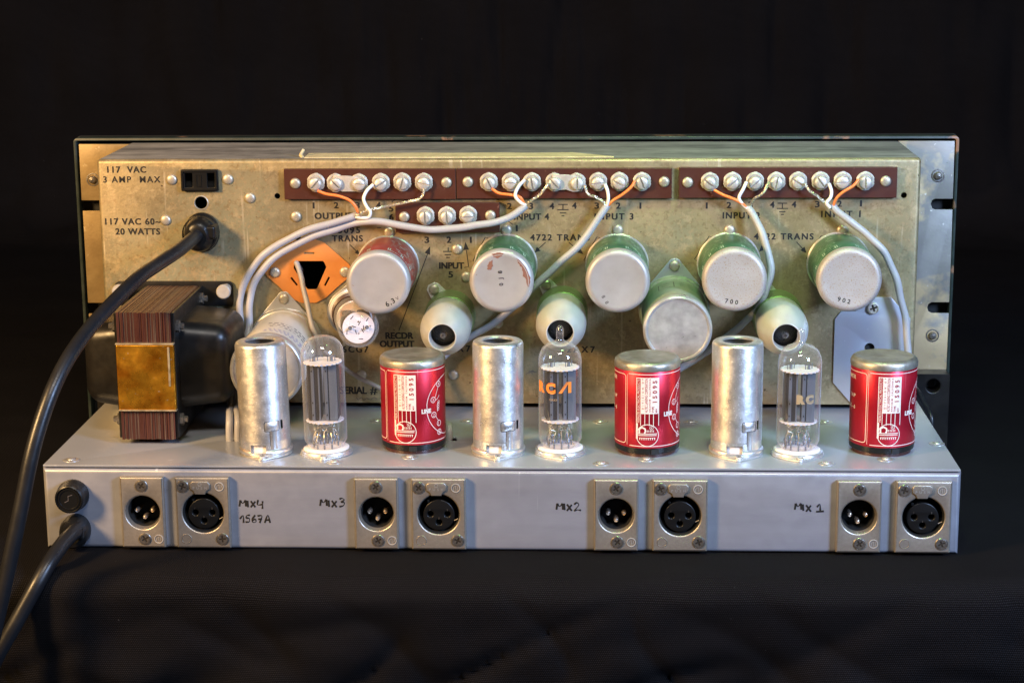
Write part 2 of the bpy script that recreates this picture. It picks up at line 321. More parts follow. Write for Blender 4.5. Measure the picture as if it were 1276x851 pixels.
# ------------------------------------------------------------------ the black cloth: backdrop, table, hanging front
def cloth():
    TZ = -41.6
    prof = []
    for k in range(34): prof.append((820 - k * 1.5, 900 - k * 27))                  # hanging backdrop
    y, z = prof[-1]
    for k in range(1, 13):
        t = R(90 * k / 12); prof.append((y - (1 - math.cos(t)) * 60, z - math.sin(t) * (z - TZ)))
    y = prof[-1][0]
    n = 70
    for k in range(1, n + 1): prof.append((y + (-138 - y) * k / n, TZ))
    for k in range(1, 9):
        t = R(84 * k / 8); prof.append((-138 - 12 * math.sin(t), TZ - 12 * (1 - math.cos(t))))
    y, z = prof[-1]
    for k in range(1, 60): prof.append((y + .16 * k * 4, z - k * 4))
    from mathutils import noise
    rows = []; NX = 420
    for i, (y, z) in enumerate(prof):
        a = prof[max(i - 1, 0)]; b = prof[min(i + 1, len(prof) - 1)]
        t = Vector((0, b[0] - a[0], b[1] - a[1])).normalized(); nn = Vector((0, t.z, -t.y))     # normal, towards the viewer / up
        flat = abs(t.y) > .9; row = []
        for j in range(NX + 1):
            x = 1650 * (.30 * (2 * j / NX - 1) + .70 * (2 * j / NX - 1) ** 3)
            if flat: d = 1.3 * max(0, noise.noise(Vector((x * .02 + y * .02, y * .05, 0)))) + .8 * (1 - abs(noise.noise(Vector((x * .012, y * .05 + x * .01, 4))))) ** 8 * (1 if y < -115 or x < -250 or x > 205 else 0)
            elif y > 0:
                q = x + z * .22
                fold = lambda u, v, s_: (1 - abs(noise.noise(Vector((u, v, s_))))) ** 10
                d = 16 * noise.noise(Vector((q * .008, z * .0025, 3))) + 6 * noise.noise(Vector((q * .022, z * .008, 7))) + 9 * fold((x - z * .7) * .009, (z + x * .5) * .007, 11) + 7 * fold((x + z * .5) * .012, (z - x * .3) * .012, 21) + 3 * fold(x * .02, z * .03, 31) + 1.2 * noise.noise(Vector((x * .09, z * .07, 2)))
            else:
                w = min(1, (-42 - z) / 60 + .15)
                fold = lambda u, v, s_: (1 - abs(noise.noise(Vector((u, v, s_))))) ** 9
                d = w * 1.25 * (5 * noise.noise(Vector(((x + z * .5) * .014, z * .010, 5))) + 2 * noise.noise(Vector((x * .02 - z * .03, z * .05, 9))) + 5 * fold((x - z * .9) * .011, (z - x * .25) * .017, 13) + 3 * fold((x + z * .6) * .016, (z + x * .5) * .02, 17) + .6 * noise.noise(Vector((x * .11, z * .13, 2))))
            row.append((x, y + nn.y * -d if not flat else y, z + (d if flat else nn.z * d)))
        rows.append(row)
    g = G().quad_grid(rows)
    m = bpy.data.materials.new('black_cotton_twill'); m.use_nodes = True; nt = m.node_tree; L = nt.links.new; b = nt.nodes['Principled BSDF']
    uvs = []; s0 = 0; ss = []
    for i, p in enumerate(prof):
        if i: s0 += math.hypot(p[0] - prof[i - 1][0], p[1] - prof[i - 1][1])
        ss.append(s0)
    me = g.mesh('black_cloth'); uv = me.uv_layers.new(name='weave')
    n1 = NX + 1
    for l in me.loops: v = l.vertex_index; uv.data[l.index].uv = (rows[0][v % n1][0] * S, ss[v // n1] * S)
    u = _n(nt, 'ShaderNodeUVMap'); u.uv_map = 'weave'
    def wv(rot, sc, dist):
        mp = _n(nt, 'ShaderNodeMapping'); mp.inputs['Rotation'].default_value = (0, 0, rot); L(u.outputs[0], mp.inputs[0])
        w = _n(nt, 'ShaderNodeTexWave'); w.inputs['Scale'].default_value = sc; w.inputs['Distortion'].default_value = dist; w.inputs['Detail'].default_value = 2; w.inputs['Detail Scale'].default_value = 3
        L(mp.outputs[0], w.inputs[0]); return w.outputs['Fac']
    a = wv(R(90), 330, 1.6); c = wv(R(24), 390, 2.0); mul = _n(nt, 'ShaderNodeMath', operation='MULTIPLY'); L(a, mul.inputs[0]); L(c, mul.inputs[1])
    tn = _n(nt, 'ShaderNodeTexNoise'); tn.inputs['Scale'].default_value = 14; L(u.outputs[0], tn.inputs[0])
    cr = _n(nt, 'ShaderNodeMapRange'); L(mul.outputs[0], cr.inputs[0]); cr.inputs[3].default_value = .25; cr.inputs[4].default_value = 1.9
    mx = _n(nt, 'ShaderNodeMix', data_type='RGBA'); mx.inputs[6].default_value = (.0068, .0060, .0063, 1); mx.inputs[7].default_value = (.0130, .0120, .0132, 1); L(tn.outputs[0], mx.inputs[0])
    sc = _n(nt, 'ShaderNodeVectorMath', operation='SCALE'); L(mx.outputs[2], sc.inputs[0]); L(cr.outputs[0], sc.inputs['Scale'])
    dn = _n(nt, 'ShaderNodeTexNoise'); dn.inputs['Scale'].default_value = 620; dn.inputs['Detail'].default_value = 1; L(u.outputs[0], dn.inputs[0])
    dr = _n(nt, 'ShaderNodeMapRange'); L(dn.outputs[0], dr.inputs[0]); dr.inputs[1].default_value = .80; dr.inputs[2].default_value = .86; dr.inputs[4].default_value = .7
    m3 = _n(nt, 'ShaderNodeMix', data_type='RGBA'); L(dr.outputs[0], m3.inputs[0]); L(sc.outputs[0], m3.inputs[6]); m3.inputs[7].default_value = (.16, .16, .17, 1)
    L(m3.outputs[2], b.inputs['Base Color']); b.inputs['Roughness'].default_value = .85; b.inputs['Specular IOR Level'].default_value = .06
    b.inputs['Sheen Weight'].default_value = 0; b.inputs['Sheen Roughness'].default_value = .5
    bp = _n(nt, 'ShaderNodeBump'); bp.inputs['Strength'].default_value = .5; bp.inputs['Distance'].default_value = .0005; L(mul.outputs[0], bp.inputs['Height']); L(bp.outputs[0], b.inputs['Normal'])
    o = ob('table_cloth', me, m, sharp=180); o['kind'] = 'structure'; o['label'] = 'creased black cotton cloth hung behind and laid under the equipment'
cloth()

# ------------------------------------------------------------------ small shared pieces
def screw_cross(r, h=.5, dome=.35):
    c = .17 * r; l = .62 * r; cross = [(c, c), (c, l), (-c, l), (-c, c), (-l, c), (-l, -c), (-c, -c), (-c, -l), (c, -l), (c, -c), (l, -c), (l, c)]
    g = as_g(plate(circle(r, 24), [cross], h, .0)); g.lathe([(r, h), (r * .93, h + dome * .45), (r * .8, h + dome * .7)], 24); g.disc(r * .98, .08, 24, mi=1)
    return g
def dome(r, h, seg=20, flange=0):
    p = [(r * 1.0, 0), (r * .99, h * .25), (r * .88, h * .62), (r * .6, h * .88), (r * .25, h * .99), (.001, h)]
    if flange: p = [(r * flange, 0), (r * flange, .25), (r * 1.05, .45)] + p[1:]
    return G().lathe(p, seg)
def tshare(name, g, mats, **k):            # master mesh, object made on first use
    store = {}
    def put(parent, loc, rot=(0, 0, 0), nm=None):
        if 'o' not in store: store['o'] = ob(nm or name, g, mats, parent, loc, rot, **k); return store['o']
        return like(store['o'], parent, loc, rot, nm or name)
    return put
put_rivet = tshare('rivet', dome(2.75, 1.35), 'rivet')
put_small_rivet = tshare('rivet', dome(2.2, 1.1, flange=1.35), 'nickel')
put_tophead = tshare('screw', dome(2.1, 1.2, flange=1.8), 'alu_bright')

def terminal_screw_mesh():
    pts = []
    def notch(a): return any(abs((a - c + 180) % 360 - 180) < w for c, w in ((0, 14), (180, 14), (232, 9), (308, 9)))
    for k in range(120):
        a = k * 3; r = 4.75
        if notch(a): r = 3.4
        if abs(a - 90) < 12: r = 4.95
        pts.append((r * math.cos(R(a)), r * math.sin(R(a))))
    w = as_g(plate(pts, [], .7, .12))
    ring = G().lathe([(3.1, .6), (3.4, 1.0), (4.0, 1.15), (4.5, .7)], 40); w.add(ring); return w
def screw_head_mesh():
    me = G().lathe([(3.35, 0), (3.35, 1.5), (3.2, 2.1), (2.7, 2.55), (1.6, 2.85), (.001, 2.95)], 32).disc(3.35, 0, 32, up=False).mesh('h')
    finish(me); return boolean(me, [G().box(-.42, .42, -5, 5, 1.9, 5)])
put_washer = tshare('terminal_screw', terminal_screw_mesh(), 'nickel')
put_head = tshare('screw_head', screw_head_mesh(), 'nickel')

# ------------------------------------------------------------------ RACK MIXER (tall unit behind)
rack = thing('rack_mixer', 'tall rack mixer chassis in tan plated steel seen from behind, with brown terminal strips', 'rack mixer', (0, 0, 0))
CX0, CX1, CZ0, CZ1, CD = -233.3, 186.8, 3.0, 131.2, 70.5
# folded sheet cover, hollow, with its holes cut through
bm = bmesh.new()
bmesh.ops.create_cube(bm, size=1)
for v in bm.verts: v.co = Vector(((CX0 + CX1) / 2 + v.co.x * (CX1 - CX0), CD / 2 + v.co.y * CD, (CZ0 + CZ1) / 2 + v.co.z * (CZ1 - CZ0))) * S
ed = [e for e in bm.edges if all(v.co.y < .001 for v in e.verts) and not all(v.co.z < .004 for v in e.verts)] + [e for e in bm.edges if all(v.co.z > .13 for v in e.verts) and abs(e.verts[0].co.x - e.verts[1].co.x) < 1e-6]
bmesh.ops.bevel(bm, geom=list(set(ed)), offset=.0022, segments=5, affect='EDGES', profile=.5)
me = bpy.data.meshes.new('cover'); bm.to_mesh(me); bm.free()
def vcyl(c, r, y0, y1, seg=32):
    g = G(); g.lathe([(r, 0), (r, y1 - y0)], seg).disc(r, 0, seg, up=False).disc(r, y1 - y0, seg)
    o = G(); return o.add(g, Matrix.Translation((c.x, y0, c.z)) @ Matrix.Rotation(R(-90), 4, 'X'))
inner = G().box(CX0 + 1.3, CX1 - 1.3, 1.3, CD + 5, CZ0 - 5, CZ1 - 1.3)
holes = [(250.5, 253, 3.2), (345.5, 244.5, 1.5), (371, 296, 1.6), (1126.5, 243.5, 1.5), (1085, 432, 3.0)]
cut = [inner]
for px, py, r in holes: cut.append(vcyl(F(px, py), r, -5, 5))
p0, p1 = F(366, 361), F(408, 325); cut.append(G().box(p0.x - 1, p1.x + 1, -5, 5, p0.z - 1, p1.z + 1))
o0, o1 = F(228, 236), F(271, 213); cut.append(G().box(o0.x, o1.x, -5, 5, o0.z, o1.z))
me = boolean(me, cut)
cover = ob('chassis_cover', me, ['chassis', 'chassis_top'], rack, sharp=30)
for p in cover.data.polygons:
    if p.normal.z > .93 and p.center.z > .13: p.material_index = 1
# dark divider inside the cover, so that the holes look into a box, not through it
ob('inner_wall', G().box(CX0 + 2, CX1 - 2, 45, 46, CZ0 + 1, CZ1 - 2), 'black_matt', rack)
ob('hole_rim', G().lathe([(3.2, 0), (3.5, .35), (3.9, 0)], 32), 'rivet', cover, F(250.5, 253), WALL)
# tape left along the top edge
g = G(); rows = []
from mathutils import noise as _nz
x0, x1 = F(378, 200).x, F(765, 200).x
for i in range(90):
    x = x0 + (x1 - x0) * i / 89; wob = 1.5 * _nz.noise(Vector((x * .05, 0, 0))) + .8 * _nz.noise(Vector((x * .3, 2, 0))); end = min(1, (89 - i) / 12)
    rows.append([(x, 2.6, CZ1 - .2), (x, 3.2, CZ1 + .4), (x, 5 + 15 * end + wob, CZ1 + .5), (x, 5.6 + 15 * end + wob, CZ1 - .2)])
g.quad_grid(rows); g.tube([(x0 - 1, 5, CZ1), (x0 - 2.5, 8, CZ1 + 1), (x0 - 1.5, 11, CZ1 + 3.2)], .9, 5)
ob('tape_strip', g, 'tape', rack)
# front panel with its folded rim
PX0, PX1, PZ0, PZ1, PY = -264.4, 218.2, -41, 133.9, 71.2
pw, ph = PX1 - PX0, PZ1 - PZ0; pc = ((PX0 + PX1) / 2, (PZ0 + PZ1) / 2)
pan = ob('front_panel', plate(rrect(pw, ph, 1.5, pc), [], 3), 'black_matt', rack, (0, 83, 0), WALL)
ob('panel_rim', plate(rrect(pw, ph, 2.5, pc), [rrect(pw - 3.4, ph - 3.4, 1.2, pc)], 9, .4), 'panel_edge', pan, (0, 0, 3))
# zinc brackets at both ends
def bracket(poly, holes, name='mounting_bracket', mt='bracket'):
    o = ob(name, plate([(F(px, py, -PY).x, F(px, py, -PY).z) for px, py in poly], holes, 1.6, .15), mt, rack, (0, PY + 1.8, 0), WALL); return o
br = bracket([(1120, 176), (1189.8, 176), (1187.5, 248), (1165, 248), (1161.5, 250), (1160, 254.5), (1161.5, 259.5), (1165, 261.5), (1187, 261.5), (1183.5, 376.8), (1161, 376.8), (1157, 379), (1155.5, 383.5), (1157, 388.5), (1161, 390.4), (1183, 390.4), (1180.5, 460.5), (1120, 462)], [])
bl = bracket([(98, 180), (165, 180), (165, 410), (112, 410), (110.5, 391), (135, 391), (135, 377.5), (109.5, 377.5), (103, 263), (135, 263), (135, 250), (101.5, 250)], [], mt='bracket_warm')
for (px, py, par) in ((1169, 219, br), (1162, 418, br), (115.5, 224, bl)):
    p = F(px, py, -PY); loc = (p.x, p.z, 1.6)
    a = ob('bracket_screw', G().lathe([(3.6, 0), (3.6, .3), (3.0, .35)], 28).lathe([(2.2, 0), (2.1, 1.2), (1.5, 1.9), (.001, 2.1)], 24), 'screw', par, loc)
# black flange below the right bracket, with a round hole
fz = F(1160, 466, -60).z
me = boolean(G().box(PX0 + 8, PX1 - 1.5, 60, 78, -41, fz).mesh('fl'), [vcyl(Vector((F(1163, 481, -60).x, 0, F(1163, 481, -60).z)), 3.6, 55, 70)])
ob('lower_flange', me, 'black_paint', rack, bevel=1.0)

# printed legends on the cover
def legend(s, pxl, pxr, base, cap=7.6, bold=.022, mat='ink', plane=F, parent=None, z=.06):
    a, b = plane(pxl, base), plane(pxr, base); c = plane(pxl, base - cap); sl = math.degrees(math.atan2(b.z - a.z, b.x - a.x))
    y0 = a.y; g0 = text(s, (Vector((b.x - a.x, b.z - a.z))).length, c.z - a.z, .006); g = G()
    for k, (dx, dy) in enumerate(((-.12, -.07), (.12, -.07), (-.12, .08), (.12, .08))): g.add(move(g0, dx * bold / .022 * (.6 if 'M' in s else 1.25), dy * bold / .022, .004 * k))
    return ob('printed_text', g, mat, parent or cover, (a.x, y0 - z, a.z), (90, -sl if False else 0, 0), fin=False)
LEG = [('117  VAC', 134, 182, 215.4), ('3 AMP  MAX', 129, 200, 227.7), ('117 VAC 60~', 131.4, 200, 280), ('20 WATTS', 144.3, 199.4, 292.4),
       ('OUTPUT', 392.5, 440, 273), ('15095', 416, 448.5, 290.6), ('TRANS', 414, 452, 301), ('INPUT', 547.6, 578, 334.8),
       ('INPUT 4', 640.7, 684, 274), ('INPUT 3', 741, 789, 273.7), ('4722 TRANS', 661, 734.5, 299.8), ('INPUT 2', 900.7, 946.7, 272.4), ('INPUT 1', 1023.4, 1072, 270.6),
       ('4722 TRANS', 939.6, 1013.5, 298.6), ('RECDR', 480.7, 514.8, 421.9), ('OUTPUT', 473.6, 516, 432.2), ('6CG7', 427, 459, 438.8), ('12AX7', 545, 586, 438), ('SERIAL', 424, 457, 490.4), ('12AX7', 700, 741, 439)]
for s, a, b, y in LEG: legend(s, a, b, y, 8.6 if s == 'SERIAL' else 7.6, .03 if s in ('RECDR', 'OUTPUT', 'SERIAL', 'INPUT') else .022)
def num(s, px, py, cap=7.4):
    w = 5.2 if s != '1' else 1.7
    legend(s, px - w / 2, px + w / 2, py + cap / 2, cap)
for s, px, py in (('1', 390.9, 256.3), ('2', 419, 256), ('3', 445.6, 256), ('4', 471.7, 256), ('5', 487.4, 260), ('6', 487.8, 270.8), ('3', 532, 299), ('2', 559.5, 299), ('1', 586.7, 299),
                  ('5', 561.7, 342), ('2', 634.8, 257), ('3', 661.6, 257), ('4', 687.7, 257), ('4', 715.7, 256.5), ('3', 743.6, 256.5), ('2', 770.4, 256.5), ('1', 798, 256.5), ('1', 644, 284.5),
                  ('1', 880.6, 256.3), ('2', 908.3, 255.7), ('3', 935, 255.5), ('4', 962.2, 255.2), ('4', 989.3, 255), ('3', 1018.3, 254.6), ('2', 1046, 254), ('1', 1072.8, 253.5)): num(s, px, py)
def lines(name, segs, w=.42, mat='ink', plane=F, parent=None, heads=(), z=.07):
    g = G()
    for sg in segs:
        P = [plane(*p) for p in sg]; g.add(ribbon([(p.x, p.z) for p in P], w, 0, step=50))
    for (tip, tail, ln, wd) in heads:
        a, b = plane(*tip), plane(*tail); d = Vector((b.x - a.x, b.z - a.z)).normalized(); n = Vector((-d.y, d.x)); k = len(g.v)
        A = Vector((a.x, a.z)); g.v += [(A.x, A.y, 0), tuple(A + d * ln + n * wd) + (0,), tuple(A + d * ln - n * wd) + (0,)]; g.f.append((k, k + 1, k + 2)); g.m.append(0)
    y0 = plane(*segs[0][0]).y
    return ob(name, g, mat, parent or cover, (0, y0 - z, 0), WALL, fin=False)
lines('printed_arrow', [[(436, 305), (446, 315)]], heads=[((448.5, 318), (436, 305), 2.8, 1.2)])
lines('printed_arrow', [[(497, 412), (533, 316)]], heads=[((536, 307), (497, 412), 4.2, 1.5)])
lines('printed_arrow', [[(578.5, 333.5), (584, 332.5), (581.2, 312)]], heads=[((580, 301.5), (582, 325), 4.2, 1.5)])
lines('printed_arrow', [[(680, 302), (670, 311)]], heads=[((666, 315), (680, 302), 3, 1.4)])
lines('printed_arrow', [[(708.6, 302), (722, 313)]], heads=[((727, 317), (708.6, 302), 3.6, 1.5)])
lines('printed_arrow', [[(992.4, 301.5), (1001, 311)]], heads=[((1005, 315.5), (992.4, 301.5), 3.2, 1.4)])
lines('printed_arrow', [[(957, 303), (950, 309)]], heads=[((945.5, 314), (957, 303), 3.2, 1.4)])
for seg in ([(608, 297), (604.7, 295.8), (589.4, 325), (592.5, 327)], [(748, 297), (743.9, 295.3), (727.4, 324.5), (731.6, 326.4)], [(888.5, 296.7), (883.7, 294.4), (865.4, 323), (869.6, 326)], [(1026.8, 295.8), (1023.4, 293.6), (1004.5, 322.6), (1009.3, 326)], [(488, 252.5), (493, 247.5)], [(633, 275.5), (639, 280)], [(620, 246), (621, 250)], [(472, 272), (472, 277)], [(470, 284), (475, 284)]): lines('printed_line', [seg])
for px, py in ((701.5, 261.5), (974.9, 260)):
    lines('ground_symbol', [[(px - 6, py - 6.5), (px + 6, py - 6.5)], [(px, py - 6.5), (px, py)], [(px - 7, py), (px + 7, py)], [(px - 4, py + 4), (px + 4, py + 4)], [(px - 1.8, py + 7.5), (px + 1.8, py + 7.5)]], .5)
lines('ground_symbol', [[(558.5, 308.5), (558.5, 313.5)], [(552, 313.5), (563, 313.5)], [(554, 317.5), (562, 317.5)], [(556, 321), (560.5, 321)]], .5)
legend('#', 461.5, 470, 490.6, 9)
lines('pencil_scribble', [[(447, 497), (451, 495), (453, 499), (457, 496), (462, 498), (466, 495), (470, 497)], [(444, 495), (447, 499)]], .28, 'ink_faded')
random.seed(3)
lines('pencil_scribble', [[(655 + random.uniform(0, 14), 464 + random.uniform(-3, 3)) for _ in range(4)] for _ in range(3)], .22, 'ink_faded')

# rivets on the cover
for px, py in ((214, 224), (284, 223.5), (311.5, 246.7), (206.5, 274.5), (369, 270), (485, 289), (569.6, 310.5), (581, 345), (631, 286.5), (769.5, 286.5), (909, 286.8), (1049.5, 286.8), (450.5, 467), (564.7, 467), (620.5, 402.7)):
    put_rivet(cover, F(px, py), WALL)

# terminal strips
def strip(x0, y0, x1, y1, screws, rivets, jumpers=(), slots=None):
    a, b = F(x0, y1), F(x1, y0); w, h = b.x - a.x, b.z - a.z
    s = ob('terminal_strip', G().box(-w / 2, w / 2, -h / 2, h / 2, 0, 3.0), 'strip', rack, ((a.x + b.x) / 2, 0, (a.z + b.z) / 2), WALL, bevel=.25)
    cx, cz = (a.x + b.x) / 2, (a.z + b.z) / 2
    for i, (px, py) in enumerate(screws):
        p = F(px, py, 4); w_ = put_washer(s, (p.x - cx, p.z - cz, 3.0), (0, 0, random.uniform(-5, 5)))
        put_head(w_, (random.uniform(-.15, .15), -.45, 0.9), (random.uniform(-3, 3), random.uniform(-3, 3), slots[i] if slots else random.uniform(0, 180)))
    for px, py in rivets:
        p = F(px, py, 4); put_rivet(s, (p.x - cx, p.z - cz, 3.0), (0, 0, random.uniform(0, 90)))
    for (p, q, off) in jumpers:
        A, Bq = F(*p, 4), F(*q, 4); L_ = Bq.x - A.x
        if off: poly = [(-1, -4.3), (-1, 4), (L_ * .55, 4), (L_ + 1, 3), (L_ + 4, -.5), (L_ + 2.5, -4.5), (L_ - 2, -4.8), (L_ * .5, -3.6)]
        else: poly = [(-1, -4), (-1, 3.8), (L_ * .5, 3.8), (L_ + 1, 3), (L_ + 4, 0), (L_ + 2.5, -3.8), (L_, -4.3), (3, -4.3), (3, -4)]
        ob('jumper_plate', plate(poly, [], .7, .1), 'nickel', s, (A.x - cx, A.z - cz, 3.9))
    return s
strip(355.8, 209.6, 568.2, 247.7, [(393.6, 228), (418.2, 228.3), (447.2, 228.5), (474.6, 228), (501.2, 227.3), (528, 227.6)], [(367.5, 229), (556, 228)], [((418.2, 228.3), (447.2, 228.5), 0)], [-38, 42, 88, -62, -20, 75])
strip(569.8, 208.9, 837.2, 246.8, [(609, 227.2), (636.4, 227.2), (663, 227.2), (691, 227.4), (718.7, 227.6), (745.3, 227), (772, 226.8), (800, 226.8)], [(582.8, 227.2), (827.6, 227)], [((691, 227.4), (718.7, 227.6), 1)], [22, 88, 5, 38, -4, -84, 58, 18])
strip(845.8, 207.6, 1117.5, 246, [(884.6, 227), (912.8, 226.6), (940.7, 226.5), (967.5, 226.5), (994.6, 226.2), (1022.6, 226), (1050.2, 226), (1078.4, 226)], [(857, 227.8), (1104, 226.3)], (), [55, -50, -45, -15, 58, 30, -82, 0])
strip(494.0, 251.6, 622.8, 288.9, [(530.2, 269.3), (557, 269.3), (583.3, 268.6)], [(503.4, 270.8), (610.8, 269)], (), [0, 2, -80])

# mains outlet
c = F(249.5, 224.4); out = ob('mains_outlet', plate(rrect(19.2, 11.2, .8), [[(-7.6, -3.6), (-3.6, -3.6), (-3.6, 3.8), (-7.6, 3.8)], [(4.0, -3.6), (7.8, -3.6), (7.8, 3.8), (4.0, 3.8)]], 2.2, .25), 'black_plastic', rack, (c.x, 0, c.z), WALL)
ob('outlet_body', G().box(-8.5, 8.5, -4.8, 4.8, -12, -3), 'black_matt', out)
ob('outlet_ridge', as_g(plate(rrect(18, 10, 1.2), [rrect(17, 9, .9)], .5)).add(ribbon([(-1.6, -3), (-1.6, 3), (.8, 3), (.8, -3)], .35, .4, True)), 'black_plastic', out, (0, 0, 2.2))

# orange fibre board with triangular opening
def orange():
    c = F(383, 338); rel = lambda pts: [(F(*p).x - c.x, F(*p).z - c.z) for p in pts]
    outl = []
    ctrl = [(331, 333), (334, 328), (350, 313), (363, 302), (375, 298), (392, 298), (404, 302), (418, 314), (434, 328), (438, 333), (438, 340), (434, 346), (420, 358), (406, 371), (394, 377), (376, 377), (362, 371), (347, 356), (334, 345), (331, 340)]
    o = ob('insulating_board', plate(rel(ctrl), [rel([(367.5, 326), (369, 325), (402.5, 325), (404.2, 326.5), (407, 332.5), (395.5, 359), (393.5, 360.3), (384.5, 360.3), (382.5, 359), (366.3, 334)]),
        rel([(379, 313.8), (392, 314), (392, 316.8), (379, 316.4)]), rel([(362, 346.5), (364, 344.8), (371.6, 354.6), (369.8, 356)]), rel([(404, 355), (409.6, 344.3), (411.6, 345.6), (406, 356.3)])], .9, .05), 'orange_board', rack, (c.x, 0, c.z), WALL)
    for px, py in ((343, 339), (430, 338.5)): put_rivet(o, (F(px, py).x - c.x, F(px, py).z - c.z, .9))
orange()
# blanking plate on the right
c = F(1085, 435); poly = [(1040, 397), (1048, 387.5), (1066, 387.5), (1078, 370), (1110, 370), (1118, 379.5), (1124, 386), (1134, 396), (1131.5, 478), (1112, 503), (1060, 502), (1037.5, 476)]
pl = ob('blanking_plate', plate([(F(*p).x - c.x, F(*p).z - c.z) for p in poly], [circle(2.6, 24, (F(1083, 433).x - c.x, F(1083, 433).z - c.z))], 1.2, .15), 'plate_blue', rack, (c.x, 0, c.z), WALL)
ob('blanking_plate_backing', G().box(-5, 5, -5, 5, -2, -1.4), 'black_matt', pl, (F(1083, 433).x - c.x, F(1083, 433).z - c.z, 0))
p = F(1087.5, 383); ob('cross_screw', screw_cross(3.0, 1.6, .8), ['nickel', 'slot'], pl, (p.x - c.x, p.z - c.z, 1.2), (0, 0, 20))

# ------------------------------------------------------------------ LOW CHASSIS in front
BX0, BX1, BZ = -238.1, 192.3, -41.3
low = thing('preamp_chassis', 'low grey aluminium chassis lying in front with eight round microphone connectors', 'preamp chassis', (0, 0, BZ))
# body: front wall with rounded folds and sides
bm = bmesh.new(); bmesh.ops.create_cube(bm, size=1)
for v in bm.verts: v.co = Vector(((BX0 + BX1) / 2 + v.co.x * (BX1 - BX0 + 1.2), -FRONT + 86 + v.co.y * 172, -1.5 + (BZ + 1.5) / 2 + v.co.z * (-BZ - 1.5))) * S
ed = [e for e in bm.edges if all(v.co.y < -.1 for v in e.verts)]
bmesh.ops.bevel(bm, geom=ed, offset=.0026, segments=5, affect='EDGES', profile=.5)
me = bpy.data.meshes.new('body'); bm.to_mesh(me); bm.free()
XM = [(178.8, 637.3), (469, 639), (766.6, 643.3), (1068, 644)]; XF = [(254.8, 638), (547.3, 641), (847, 643), (1149, 647)]
cut = [G().box(BX0 + 1.5, BX1 - 1.5, -FRONT + 1.6, 90, BZ + 1, 5)]
mloc = [(B(px, py).x + .9 * 0, -22.2) for px, py in XM]; floc = [(B(px, py).x, -22.2) for px, py in XF]
for x, z in mloc: cut.append(vcyl(Vector((x, 0, z)), 8.4, -FRONT - 5, -FRONT + 5))
for x, z in floc: cut.append(vcyl(Vector((x, 0, z)), 9.9, -FRONT - 5, -FRONT + 5))
me = boolean(me, cut)
shell = ob('chassis_shell', me, 'box_face', low, (0, 0, -BZ), sharp=30)
top = ob('top_plate', plate([(BX0, -FRONT + .3), (BX1, -FRONT + .3), (BX1, 66), (BX0, 66)], [circle(2.6, 20, (T(289, 548).x, T(289, 548).y)), [(T(547, 548).x, T(547, 549).y), (T(570, 548).x, T(570, 549).y), (T(568, 545).x, T(568, 544).y), (T(549, 545).x, T(549, 544).y)]], 1.1, .15), 'box', low, (0, 0, -BZ - 1.1))
for px, py in ((89, 573), (416.7, 575.5), (470, 524.5), (583, 525), (510.5, 569.5), (747.7, 525.6), (861, 526), (805.8, 572.3), (749.4, 577.5), (1028, 526), (1167.4, 553), (1103.7, 572.3), (1029.8, 577.5)):
    p = T(px, py); put_tophead(top, (p.x, p.y, 1.1))

put_xs = tshare('connector_screw', screw_cross(2.6, .35, .15).lathe([(2.6, .1), (2.75, .45), (3.05, .1)], 28), ['screw', 'slot'])
def logo_g(r):
    g = as_g(plate(circle(r, 24), [circle(r * .82, 24)], .25)); g.add(ribbon([(-r * .5, -r * .45), (-r * .5, r * .1), (0, r * .5), (r * .05, -r * .5), (r * .5, -r * .1), (r * .5, r * .45)], .25, .2)); return g
put_logo = tshare('maker_mark', logo_g(2.2), 'nickel')
put_blank = tshare('blind_plug', as_g(plate(circle(2.1, 24), [], .12)).lathe([(2.1, 0), (2.25, .25), (2.4, 0)], 24), 'xlr')
def male(x, z):
    s = ob('male_connector', plate(rrect(20.8, 34.8, .6), [circle(8.2, 48)], 3.4, .85), 'xlr', low, (x + .4, -FRONT, z - BZ), WALL)
    c = ob('connector_cup', G().lathe([(8.15, 2.9), (7.9, 2.0), (7.6, -1), (7.6, -12), (.001, -12)], 48), 'xlr', s)
    ob('insulator', G().lathe([(7.5, -11.0), (7.3, -9.4), (.001, -9.4)], 40), 'black_plastic', s); ob('cup_lining', G().lathe([(7.55, -11), (7.5, 0.2)], 40), 'black_matt', s)
    for a, b in ((-3.7, -.2), (3.7, -.2), (0, -3.6)): ob('pin', G().lathe([(1.15, -11.5), (1.15, -1.6), (.9, -.9), (.001, -.5)], 18), 'gold', s, (a, b, 0))
    put_xs(s, (0, 13.2, 3.4), (0, 0, random.uniform(0, 90))); put_xs(s, (.6, -13, 3.4), (0, 0, random.uniform(0, 90))); put_logo(s, (7.1, -13, 3.4)); return s
